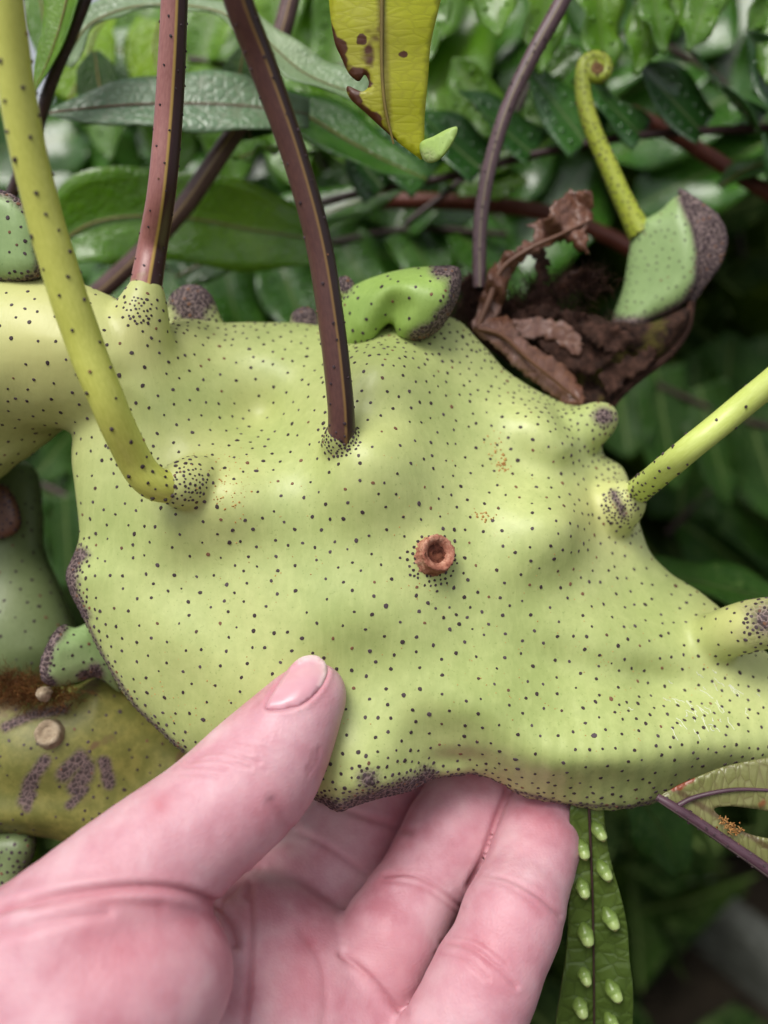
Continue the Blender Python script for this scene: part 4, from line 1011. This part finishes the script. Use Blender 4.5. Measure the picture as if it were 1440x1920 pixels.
thicken(mesh_obj('curled_tip', v, q, M['bright'], r, uv=uv, attrs={'crust': np.clip(1 - np.hypot(xy[:, 0] - 800, xy[:, 1] - 298) / 26, 0, 0.5)}), 0.5)

# hanging leaf with raised sorus bumps
r = thing('sorus_leaf', 'narrow olive green leaf hanging below the rhizome with two rows of pale bumps', 'leaf', P(1110, 1510, -130))
hl = [(1073, 1500), (1100, 1496), (1128, 1502), (1134, 1545), (1140, 1590), (1152, 1640), (1166, 1690), (1176, 1740), (1180, 1800), (1186, 1850), (1186, 1920), (1176, 2040), (1150, 2140), (1110, 2180), (1070, 2140), (1044, 2040), (1042, 1930), (1052, 1860), (1062, 1790), (1066, 1720), (1070, 1640), (1068, 1580)]
midx = lambda y: np.interp(y, [1500, 1600, 1720, 1920, 2180], [1104, 1108, 1112, 1114, 1112])
def zh(x, y):
    return -95 - 0.06 * (y - 1500) + 0.0035 * (x - midx(y)) ** 2 + 3.5 * np.sin(y / 26) * np.abs(x - midx(y)) / 60 + 2.5 * vnoise(x / 12, y / 12, 0, 7)
v, q, uv, xy = sheet(hl, zh, 7, nseg=160)
rowL = [(1092, 1592), (1092, 1665), (1098, 1752), (1096, 1830), (1088, 1888), (1094, 1970), (1090, 2050)]
rowR = [(1122, 1558), (1132, 1632), (1144, 1722), (1150, 1858), (1146, 1916), (1150, 1990)]
nrm = np.array([0, 0, 1.0])
for (x, y) in rowL + rowR:
    d2 = ((xy[:, 0] - x) ** 2 + ((xy[:, 1] - y) * 0.75) ** 2)
    v[:, 2] += 9 * np.exp(-d2 / 13 ** 2)
uv = np.c_[0.5 + (xy[:, 0] - midx(xy[:, 1])) / 150, xy[:, 1] / 75]
thicken(mesh_obj('blade', v, q, M['leaf_s'], r, uv=uv), 0.35, -1)
t = NT('pale_bump'); co = t.coord('Object'); nz = t.noise(300, 3, 0.6, co)
M['sorus'] = t.done(t.mix(t.math('MULTIPLY', nz, 0.3), t.ramp(t.attr('tip'), [(0.15, lin(82, 102, 42)), (0.5, lin(134, 158, 84)), (0.8, lin(176, 192, 128)), (0.95, lin(168, 158, 100))]), lin(96, 120, 54)), 0.3, t.bump(nz, 0.2, 0.0003), sss=0.2, sss_scale=0.001, spec=0.5)
rs = np.random.default_rng(2)
for k, (x, y) in enumerate(rowL + rowR):
    lean = 3 if (x, y) in rowL else 5
    sz = 0.95 + 0.3 * rs.random(); z0 = zh(x, y)
    c = np.array([list(P(x - lean * 2.2, y - 19 * sz, z0 - 6)) + [3], list(P(x - lean * 1.6, y - 14 * sz, z0 + 0)) + [9], list(P(x - lean * 0.5, y - 4, z0 + 5)) + [14], list(P(x + lean * 0.8, y + 6 * sz, z0 + 11)) + [12], list(P(x + lean * 1.6, y + 13 * sz, z0 + 17)) + [10], list(P(x + lean * 1.9, y + 17 * sz, z0 + 18)) + [7], list(P(x + lean * 2, y + 18 * sz, z0 + 20)) + [0.4]])
    c[:, 3] *= sz
    vv, qq, _ = tube(c, 24, 16); mesh_obj('sorus_bump', vv, qq, M['sorus'], r, attrs={'tip': np.repeat(np.linspace(0, 1, len(vv) // 17), 17)})
vein_tube('midrib', r, [(1104, 1500, -92, 3), (1108, 1600, -97, 2.4), (1112, 1720, -105, 2.0), (1114, 1920, -117, 1.8), (1112, 2150, -132, 1)], M['dim_stem'])

# torn leaf in the lower right corner
r = thing('torn_leaf', 'torn olive leaf with a purple midrib and a gaping hole at the rhizome edge', 'leaf', P(1240, 1500, -40))
tl = [(1236, 1500), (1262, 1478), (1300, 1460), (1350, 1440), (1400, 1428), (1460, 1420), (1560, 1430), (1620, 1560), (1600, 1700), (1520, 1690), (1440, 1646), (1390, 1606), (1340, 1570), (1290, 1536)]
def zt(x, y): return 30 + 0.10 * (x - 1240) + 5 * vnoise(x / 30, y / 22, 0, 14) - 0.02 * np.abs(y - (1500 + (x - 1240) * 0.62))
v, q, uv, xy = sheet(tl, zt, 9, holes=[[(1338, 1518), (1362, 1511), (1400, 1514), (1450, 1522), (1500, 1530), (1500, 1580), (1440, 1572), (1400, 1562), (1370, 1545)]], nseg=120)
ed = np.clip(1 - dist_poly(xy[:, 0], xy[:, 1], np.array([(1262, 1480), (1300, 1462)]), False) / 22, 0, 1)
uv = np.c_[0.5 + (xy[:, 1] - (1500 + (xy[:, 0] - 1240) * 0.62)) / 300 + 0.12, xy[:, 0] / 70]
thicken(mesh_obj('blade', v, q, M['leaf_t'], r, uv=uv, attrs={'edge': ed}), 0.4)
M['purple_rib'] = mat_stem('purple_rib', (92, 66, 76), (66, 44, 54), stripe=(150, 140, 130), stripe_u=0.62)
stem('midrib', r, [(1232, 1494, 30, 7), (1262, 1512, 40, 9), (1300, 1536, 46, 10), (1350, 1570, 52, 10.5), (1400, 1604, 58, 11), (1450, 1640, 62, 11.5), (1560, 1720, 74, 12)], M['purple_rib'], 40, warts=(18, 1.8, None, 300))
stem('side_vein', r, [(1272, 1510, 42, 5), (1300, 1496, 42, 4.5), (1350, 1484, 46, 4), (1400, 1480, 50, 3.4), (1480, 1484, 56, 2.5)], M['purple_rib'], 30)
hairs('pollen_crumbs', [(1368, 1552, 48, 9, 5), (1380, 1560, 48, 7, 4), (1355, 1538, 46, 6, 5)], r, mat_fibre('crumb', (128, 84, 44), (168, 118, 66), (190, 146, 92)), 90, 6, 2.2, 36)
# END LEAVES

# ------------------------------------------------------------------ stalks behind
def lone_stem(label, pts, mat, n=40, warts=None):
    r = thing('leaf_stalk', label, 'stalk', P(*pts[-1][:3]))
    stem('stalk', r, pts, mat, n, warts=warts)
    return r
lone_stem('slender purple stalk curving up from behind the side lobe', [(1400, -600, -200, 16), (1120, -130, -300, 16), (1050, 10, -330, 15), (990, 120, -350, 14.5), (945, 220, -365, 14), (914, 330, -380, 13.5), (900, 430, -390, 13), (899, 540, -400, 13)], M['purple_stem'], warts=(22, 1.8, None, 500))
M['plum_stem'] = mat_stem('plum_stalk', (108, 82, 80), (80, 56, 56), stripe=(176, 150, 110), stripe_u=0.47)
lone_stem('plum stalk slanting between the red and the dark brown stalk', [(660, -600, -420, 17), (570, -140, -480, 17), (542, 10, -500, 17), (512, 110, -520, 17), (470, 200, -540, 17), (405, 300, -560, 18), (335, 400, -600, 18), (250, 490, -640, 18), (150, 580, -680, 18)], M['plum_stem'])
lone_stem('thin blackish stalk behind the top of the yellow stalk', [(200, -120, -300, 11), (160, 0, -320, 11), (128, 80, -340, 11), (98, 150, -360, 11), (74, 225, -390, 11), (44, 310, -420, 12), (16, 380, -450, 12), (-30, 480, -480, 12)], M['dim_stem'], warts=(20, 1.6, None, 300))
lone_stem('rust brown stalk running level behind the dry leaf', [(560, 380, -1200, 16), (680, 376, -1180, 16), (820, 378, -1160, 15), (960, 388, -1140, 15), (1060, 410, -1120, 15), (1150, 448, -1100, 15), (1240, 500, -1080, 15)], M['rust_stem'])
lone_stem('dull red stalk slanting down behind the pinnate frond', [(1180, 210, -1000, 14), (1270, 256, -980, 14), (1340, 300, -960, 14), (1440, 362, -940, 14), (1560, 430, -920, 14)], M['rust_stem'])

# ------------------------------------------------------------------ background leaves and fronds
def leaf(label, pts, widths, mat, face=(0, 0.3, 1), vein='olive_vein', group=None, name='fern_leaf', seed=0, rib=2.2, **kw):
    p = np.array([P(*q) for q in pts]); sc_ = (F - p[:, 2].mean()) / F
    v, q, uv, s, nor = blade(p, np.array(widths) * sc_, face, seed=seed, **kw)
    r = thing(name, label, 'leaf', p[0], group)
    thicken(mesh_obj('blade', v, q, M[mat], r, uv=uv), 0.3)
    rv, rq, ru = tube(np.c_[s + nor * 1.0, np.linspace(rib, rib * 0.4, len(s)) * sc_], len(s), 6)
    mesh_obj('midrib', rv, rq, M[vein], r, uv=ru)
    return r
leaf('grey green lance shaped leaf with a fine pink midrib crossing behind the red stalk', [(84, 214, -420), (140, 206, -425), (220, 198, -430), (300, 194, -440), (390, 194, -450), (480, 200, -470), (580, 214, -500)], [2, 26, 46, 60, 66, 60, 30], 'leaf_c', face=(0, 0.25, 1), wave=0.06, cup=0.1, lobes=0.03, seed=1, vein='dead_vein', n=36)
leaf('arching glossy leaf sweeping over the tops of the red and dark stalks', [(120, 120, -470), (165, 50, -460), (240, 16, -450), (330, 10, -440), (420, 26, -430), (500, 78, -420), (560, 130, -410), (620, 160, -400), (690, 180, -400)], [26, 34, 30, 24, 28, 36, 44, 46, 36], 'leaf_e', face=(0.1, 0.55, 0.85), wave=0.1, cup=0.3, seed=2, n=48)
leaf('yellow edged green leaf beside the blackish stalk', [(150, -120, -300), (130, -20, -310), (110, 60, -320), (84, 130, -335), (58, 178, -345)], [40, 44, 34, 22, 3], 'leaf_b', face=(-0.3, 0.3, 1), wave=0.05, cup=0.3, seed=3)
leaf('bright leaf with dark pores against the open sky', [(60, -120, -700), (74, -20, -700), (84, 50, -700), (96, 110, -705), (104, 150, -710)], [30, 34, 32, 22, 3], 'leaf_b', seed=4, wave=0.05)
leaf('broad translucent green leaf with wavy upper margin below the lance leaf', [(90, 470, -700), (170, 420, -700), (260, 405, -710), (360, 410, -720), (470, 430, -740), (600, 450, -760)], [40, 78, 86, 84, 76, 50], 'leaf_b', face=(0, -0.2, 1), wave=0.12, seed=5, n=40)
leaf('yellowish lime leaf glowing above the lance leaf, left of the red stalk', [(130, 190, -1000), (160, 120, -1000), (180, 60, -1000), (215, 20, -1000)], [40, 60, 54, 10], 'leaf_l', seed=31, wave=0.06)
leaf('lime leaf glowing just right of the red stalk top', [(300, 40, -1050), (290, 90, -1050), (300, 140, -1050), (330, 190, -1050)], [44, 60, 50, 10], 'leaf_l', seed=32, wave=0.06)
leaf('pale shiny leaf between the lime leaves above the lance leaf', [(330, 170, -1120), (270, 130, -1120), (220, 90, -1120), (180, 60, -1120)], [40, 62, 54, 10], 'leaf_e', seed=33, wave=0.08)
leaf('rounded dark lobe above the lance shaped leaf', [(200, 230, -620), (190, 180, -620), (182, 130, -620), (178, 96, -620)], [52, 46, 34, 8], 'leaf_d', seed=6, wave=0.04)
leaf('long dotted green leaf pointing right under the dark stalk', [(520, 190, -640), (580, 220, -640), (650, 262, -640), (720, 300, -640), (800, 336, -640)], [40, 58, 62, 44, 4], 'leaf_a', face=(0.1, 0.5, 1), seed=7, wave=0.06)
leaf('crinkled pale leaf tucked in the fork of the plum and dark stalks', [(440, 300, -680), (480, 285, -670), (530, 276, -660), (590, 290, -660)], [22, 36, 34, 8], 'leaf_b', face=(0, 0.8, 0.6), seed=8, wave=0.3, freq=9)
leaf('dim leaf with thick midrib behind the foot of the dark stalk', [(330, 520, -900), (430, 470, -900), (540, 430, -900), (650, 385, -900), (760, 350, -900)], [30, 60, 66, 50, 8], 'leaf_a', face=(0, 0.4, 1), seed=9)
leaf('smooth rounded leaf edge to the left of the dark stalk', [(470, 260, -560), (458, 200, -560), (450, 140, -560), (460, 90, -560)], [44, 46, 38, 10], 'leaf_d', seed=10, wave=0.04)
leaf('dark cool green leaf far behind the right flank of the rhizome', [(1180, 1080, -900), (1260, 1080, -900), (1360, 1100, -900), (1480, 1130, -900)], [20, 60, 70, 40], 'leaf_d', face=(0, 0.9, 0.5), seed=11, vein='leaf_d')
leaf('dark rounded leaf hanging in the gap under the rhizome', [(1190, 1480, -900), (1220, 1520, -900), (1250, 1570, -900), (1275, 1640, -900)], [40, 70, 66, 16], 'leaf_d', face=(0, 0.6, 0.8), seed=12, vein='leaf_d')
leaf('small dewy leaf at the level of the dull red stalk', [(1350, 350, -900), (1400, 318, -900), (1460, 300, -900), (1530, 290, -900)], [10, 30, 36, 30], 'leaf_a', seed=13, face=(0, 0.7, 0.7))

def frond(label, rachis, pinnae, mat, width, face=(0, 0.35, 1), seed=0, group=None, rr=6.0, wave=0.16, drops=True, stem_mat='dim_stem', prof=(0.78, 0.95, 1.0, 1.0, 0.98, 0.9, 0.7, 0.04)):
    rs = np.random.default_rng(seed)
    rc = px_chain([(x, y, z, rr) for x, y, z in rachis])
    r = thing('fern_frond', label, 'fern frond', rc[0][:3], group)
    v, q, uv = tube(rc, 40, 8); mesh_obj('rachis', v, q, M[stem_mat], r, uv=uv)
    for k, (b, m_, t_) in enumerate(pinnae):
        pp = np.array([P(*b), P(*m_), P(*t_)]); s_ = (F - pp[:, 2].mean()) / F
        fc = np.array(face) + rs.normal(0, 0.22, 3)
        v, q, uv, s, nor = blade(pp, np.array(prof) * width * s_ * (0.85 + 0.3 * rs.random()), fc, n=24, cols=9, cup=rs.uniform(-0.05, 0.3), wave=wave, freq=rs.uniform(4, 7), lobes=0.1, seed=seed * 50 + k, twist=rs.normal(0, 0.5))
        o = mesh_obj('pinna', v, q, M[mat], r, uv=uv)
        if drops:                       # blisters over the sori
            V, Fq = [], []
            for i in range(3, 20, 3):
                for cidx in (2, 6):
                    p = v[i * 9 + cidx] + rs.normal(0, 1.5, 3); n_ = nor[i]
                    a, b2 = lathe(p, n_ + 1e-6, [(6.5 * s_, -1), (5 * s_, 2.5 * s_), (2.4 * s_, 4 * s_), (0.1, 4.3 * s_)], 8)
                    Fq.append(b2 + len(V) * len(a)); V.append(a)
            mesh_obj('sorus_bumps', np.concatenate(V), np.concatenate(Fq), M[mat], o, uv=np.full((sum(len(a) for a in V), 2), 0.3), kind='stuff')
        thicken(o, 0.3)
    return r
def pin(bx, by, tx, ty, z, dz=0, bow=(0, 0)):
    return ((bx, by, z), ((bx + tx) / 2 + bow[0], (by + ty) / 2 + bow[1], z + dz * 0.4), (tx, ty, z + dz))
# the frond whose dark rachis runs across the right half
frond('glossy pinnate frond on a dark rachis, blistered pinnae standing up behind the crozier', [(1620, 236, -760), (1440, 240, -760), (1200, 254, -770), (1000, 290, -790), (850, 330, -810), (700, 356, -830), (560, 392, -860)],
      [pin(1520, 238, 1400, 60, -750, 80), pin(1418, 240, 1290, 90, -750, 60), pin(1318, 246, 1200, 120, -755, 60), pin(1205, 254, 1080, 130, -760, 60), pin(1100, 268, 985, 120, -770, 60), pin(1000, 288, 860, 170, -780, 50), pin(905, 318, 770, 200, -790, 40), pin(800, 340, 690, 240, -800, 40),
       pin(1460, 240, 1500, 400, -770, -60), pin(720, 354, 640, 260, -810, 30)], 'leaf_w', 58, face=(0.1, 0.4, 1), seed=61, rr=8.0, prof=(1.0, 1.0, 1.0, 0.95, 0.85, 0.65, 0.4, 0.04))
frond('bright wet frond with curled hanging pinnae in the top right corner', [(780, -180, -620), (980, -170, -640), (1180, -160, -650), (1400, -150, -660), (1600, -140, -670)],
      [pin(830, -170, 800, 120, -640, 40), pin(920, -170, 935, 70, -640, 70), pin(1040, -165, 1010, 140, -700, 30), pin(1110, -165, 1135, 160, -720, 20), pin(1200, -160, 1245, 100, -640, 90), pin(1290, -155, 1190, 140, -690, 60), pin(1380, -150, 1290, 95, -600, 90), pin(1480, -150, 1440, 160, -700, 40), pin(1560, -145, 1400, 60, -720, 40)],
      'leaf_b', 40, face=(0, 0.2, 1), seed=62, wave=0.26)
frond('pale underside frond with brown sori behind the purple stalk', [(760, 420, -1000), (850, 350, -990), (930, 270, -980), (990, 160, -970), (1010, 20, -960)],
      [pin(850, 350, 760, 240, -990), pin(900, 300, 820, 170, -985), pin(940, 250, 850, 110, -980), pin(900, 310, 1040, 260, -980, 30), pin(950, 240, 1080, 190, -975, 30), pin(985, 170, 1090, 90, -970, 30), pin(860, 345, 990, 340, -985, 30)], 'leaf_b', 36, seed=63)
frond('large green frond spreading behind the red and dark stalks', [(170, 60, -1300), (250, 90, -1300), (420, 120, -1290), (600, 130, -1280), (760, 110, -1270)],
      [pin(200, 70, 210, 300, -1300, 60), pin(300, 100, 330, 330, -1290, 60), pin(400, 118, 440, 350, -1290, 40), pin(500, 128, 560, 350, -1280, 40), pin(600, 130, 680, 330, -1280, 40), pin(700, 120, 800, 300, -1270, 20),
       pin(260, 92, 300, -120, -1300, 20), pin(380, 116, 420, -100, -1290, 20), pin(500, 128, 540, -90, -1280), pin(620, 130, 650, -80, -1280)], 'leaf_b', 56, seed=64)
frond('deep green frond low behind the crest of the rhizome', [(150, 480, -1500), (350, 500, -1480), (550, 470, -1460), (760, 430, -1440), (950, 440, -1420)],
      [pin(220, 490, 200, 660, -1500, 40), pin(320, 500, 330, 680, -1480, 40), pin(420, 496, 460, 660, -1480, 40), pin(520, 478, 580, 640, -1470, 40), pin(640, 452, 720, 600, -1460, 40), pin(760, 430, 850, 580, -1450), pin(860, 434, 980, 560, -1430),
       pin(300, 498, 350, 330, -1480), pin(450, 492, 500, 330, -1470), pin(600, 460, 660, 310, -1460), pin(740, 432, 800, 290, -1450)], 'leaf_a', 60, seed=65)
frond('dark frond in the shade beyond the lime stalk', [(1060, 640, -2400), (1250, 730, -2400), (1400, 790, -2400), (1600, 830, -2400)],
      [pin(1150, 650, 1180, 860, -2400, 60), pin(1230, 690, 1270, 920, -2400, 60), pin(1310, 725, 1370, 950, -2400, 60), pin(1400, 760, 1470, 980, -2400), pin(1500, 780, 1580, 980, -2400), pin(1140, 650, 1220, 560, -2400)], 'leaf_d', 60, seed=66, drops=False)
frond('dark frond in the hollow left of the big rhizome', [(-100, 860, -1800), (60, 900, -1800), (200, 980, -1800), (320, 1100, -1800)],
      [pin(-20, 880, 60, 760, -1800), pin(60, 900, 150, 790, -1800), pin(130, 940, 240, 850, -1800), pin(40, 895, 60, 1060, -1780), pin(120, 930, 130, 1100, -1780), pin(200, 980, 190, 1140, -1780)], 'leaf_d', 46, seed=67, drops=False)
def auto_frond(label, x0, y0, x1, y1, z, ln, w, mat, seed, group=None, droop=0.9):
    rs = np.random.default_rng(seed); n = 5
    pts = [(x0 + (x1 - x0) * t, y0 + (y1 - y0) * t - 60 * math.sin(t * 3.14), z) for t in np.linspace(0, 1, 5)]
    ps = []
    d = np.array([x1 - x0, y1 - y0], float); d /= np.linalg.norm(d); nn = np.array([-d[1], d[0]])
    for i in range(n):
        t = 0.08 + 0.86 * i / (n - 1); bx = x0 + (x1 - x0) * t; by = y0 + (y1 - y0) * t - 60 * math.sin(t * 3.14)
        for s in (-1, 1):
            l = ln * (1 - 0.35 * t) * rs.uniform(0.8, 1.15); e = nn * s * l * 0.85 + d * l * 0.5
            ps.append(pin(bx, by, bx + e[0], by + e[1], z, rs.uniform(-80, 120)))
    return frond(label, pts, ps, mat, w, seed=seed, drops=False, group=group, wave=0.3)
FL = ['mid green fern frond between the yellowing leaf and the purple stalk', 'broad glossy frond behind the coiled crozier tip', 'bright blurred frond seen between the dark stalk and the plum stalk', 'blurred green frond behind the foot of the red stalk',
      'dim frond above the brown rimmed rhizome cup', 'deep green frond peeping over the bright side lobe', 'dark frond behind the pale rhizome disc', 'bright green frond arching over the crozier from above',
      'green frond behind the top of the yellowing leaf', 'blackish green frond behind the foot of the lime stalk', 'dark frond deep in the gap beside the hanging grey green lobe', 'light green frond just left of the yellowing leaf']
G = 'ferns filling the background'
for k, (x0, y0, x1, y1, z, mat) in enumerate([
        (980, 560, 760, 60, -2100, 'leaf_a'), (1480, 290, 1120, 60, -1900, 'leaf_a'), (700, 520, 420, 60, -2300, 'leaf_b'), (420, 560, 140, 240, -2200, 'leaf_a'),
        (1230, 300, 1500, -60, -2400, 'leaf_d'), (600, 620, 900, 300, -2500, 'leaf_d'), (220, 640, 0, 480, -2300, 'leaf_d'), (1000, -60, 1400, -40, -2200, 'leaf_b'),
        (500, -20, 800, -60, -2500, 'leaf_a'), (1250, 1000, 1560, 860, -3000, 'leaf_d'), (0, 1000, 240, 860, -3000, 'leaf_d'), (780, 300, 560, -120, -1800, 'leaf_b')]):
    auto_frond(FL[k], x0, y0, x1, y1, z, 330, 88, mat, 80 + k, G)

# thin bare twigs in front of the pale gap on the right
M['twig'] = mat_stem('twig_bark', (62, 48, 40), (44, 34, 28))
r = thing('bare_twig', 'thin forked dark twig in front of the pale gap at right', 'twig', PD(1350, 700, 620))
for pts in ([(1350, 760, 13), (1352, 650, 11), (1330, 590, 9), (1310, 540, 7)], [(1352, 650, 10), (1385, 600, 8), (1420, 560, 7), (1470, 500, 6)], [(1408, 760, 11), (1412, 640, 9), (1400, 540, 8), (1384, 440, 7), (1376, 360, 6)]):
    stem('shoot', r, [(x, y, F - 6200, w) for x, y, w in pts], M['twig'], 20)

# garden edging on the ground, lower right
def ground_pt(x, y, z=0.0):
    d = to_world(P(x, y, 0))[0] - CAMPOS
    s = (z - CAMPOS[2]) / d[2]
    return CAMPOS + d * s
A_, B_ = ground_pt(1150, 1590), ground_pt(1440, 1850)
dv = (B_ - A_) / np.linalg.norm(B_ - A_); A_ = A_ - dv * 0.5; B_ = B_ + dv * 0.6
t = NT('weathered_timber'); co = t.coord('Object'); nz = t.noise(20, 5, 0.65, co); gr = t.noise(60, 4, 0.6, t.coord('Object', (1, 1, 6)))
M['timber'] = t.done(t.ramp(t.math('ADD', t.math('MULTIPLY', nz, 0.5), t.math('MULTIPLY', gr, 0.5)), [(0.36, lin(58, 58, 52)), (0.5, lin(96, 98, 90)), (0.64, lin(126, 128, 122))]), 0.85, t.bump(gr, 0.6, 0.004), spec=0.25)
sd = np.cross(dv, [0, 0, 1]); hh, ww = 0.05, 0.045
nS = 14; V = []
prof = [(-ww, -0.02), (-ww, hh - 0.008), (-ww + 0.008, hh), (ww - 0.008, hh), (ww, hh - 0.008), (ww, -0.02)]
for i in range(nS + 1):
    c = A_ + (B_ - A_) * i / nS
    for a, h in prof: V.append(c + sd * (a + 0.003 * math.sin(i * 2.1)) * 0.45 + np.array([0, 0, h + 0.003 * math.sin(i * 1.7 + a * 40)]))
fq = [[i * 6 + j, i * 6 + j + 1, (i + 1) * 6 + j + 1, (i + 1) * 6 + j] for i in range(nS) for j in range(5)] + [[0, 1, 2, 3, 4, 5][::-1], [nS * 6 + j for j in range(6)]]
single(mesh_obj('timber_edging', np.array(V), fq, M['timber'], smooth=False, world=True), 'weathered grey timber edging lying on the dark soil below the torn leaf', 'edging')

# ------------------------------------------------------------------ shrubs further back, plus an added shade canopy
def shrub(name, label, mat, boxes, n, size, seed, kind=None, cat='shrub'):
    rs = np.random.default_rng(seed); V = []; Fq = []; UV = []
    for (x0, x1, y0, y1, z0, z1), share in boxes:
        k = int(n * share)
        c = np.c_[rs.uniform(x0, x1, k), rs.uniform(y0, y1, k), rs.uniform(z0, z1, k)]
        for p in c:
            d = rs.normal(size=3); d[2] -= 0.3; d /= np.linalg.norm(d); s = np.cross(d, rs.normal(size=3)); s /= np.linalg.norm(s); nn = np.cross(d, s)
            L_ = size * rs.uniform(0.6, 1.4); w = L_ * 0.26; b = len(V)
            V += [p, p + d * L_ * 0.4 + s * w + nn * w * 0.3, p + d * L_ * 0.4 - s * w + nn * w * 0.3, p + d * L_ - nn * L_ * 0.12, p + d * L_ * 0.45]
            UV += [(0.5, 0), (0.9, 1), (0.1, 1), (0.5, 2), (0.5, 1)]
            Fq += [[b, b + 1, b + 4], [b, b + 4, b + 2], [b + 4, b + 1, b + 3], [b + 4, b + 3, b + 2]]
    o = mesh_obj(name, np.array(V), np.array(Fq), mat, world=True, uv=UV)
    return single(o, label, cat, kind=kind)
shrub('shrubbery', 'dark leafy shrubbery massed behind the ferns, with an added unseen canopy for shade', M['hedge'], [((-1.0, 0.22, 0.55, 1.2, 0.0, 0.62), 0.42), ((-1.2, 1.4, 0.75, 1.4, 0.0, 0.50), 0.30), ((-0.12, 0.24, 0.55, 1.1, 0.5, 1.1), 0.22), ((0.24, 1.0, 0.7, 1.2, 0.72, 1.1), 0.06), ((-0.3, 1.4, 0.36, 1.2, 1.08, 1.35), 0.7)], 11000, 0.12, 5, kind='stuff')  # last box: unseen leaf canopy added overhead to shade the background
# END SCENE
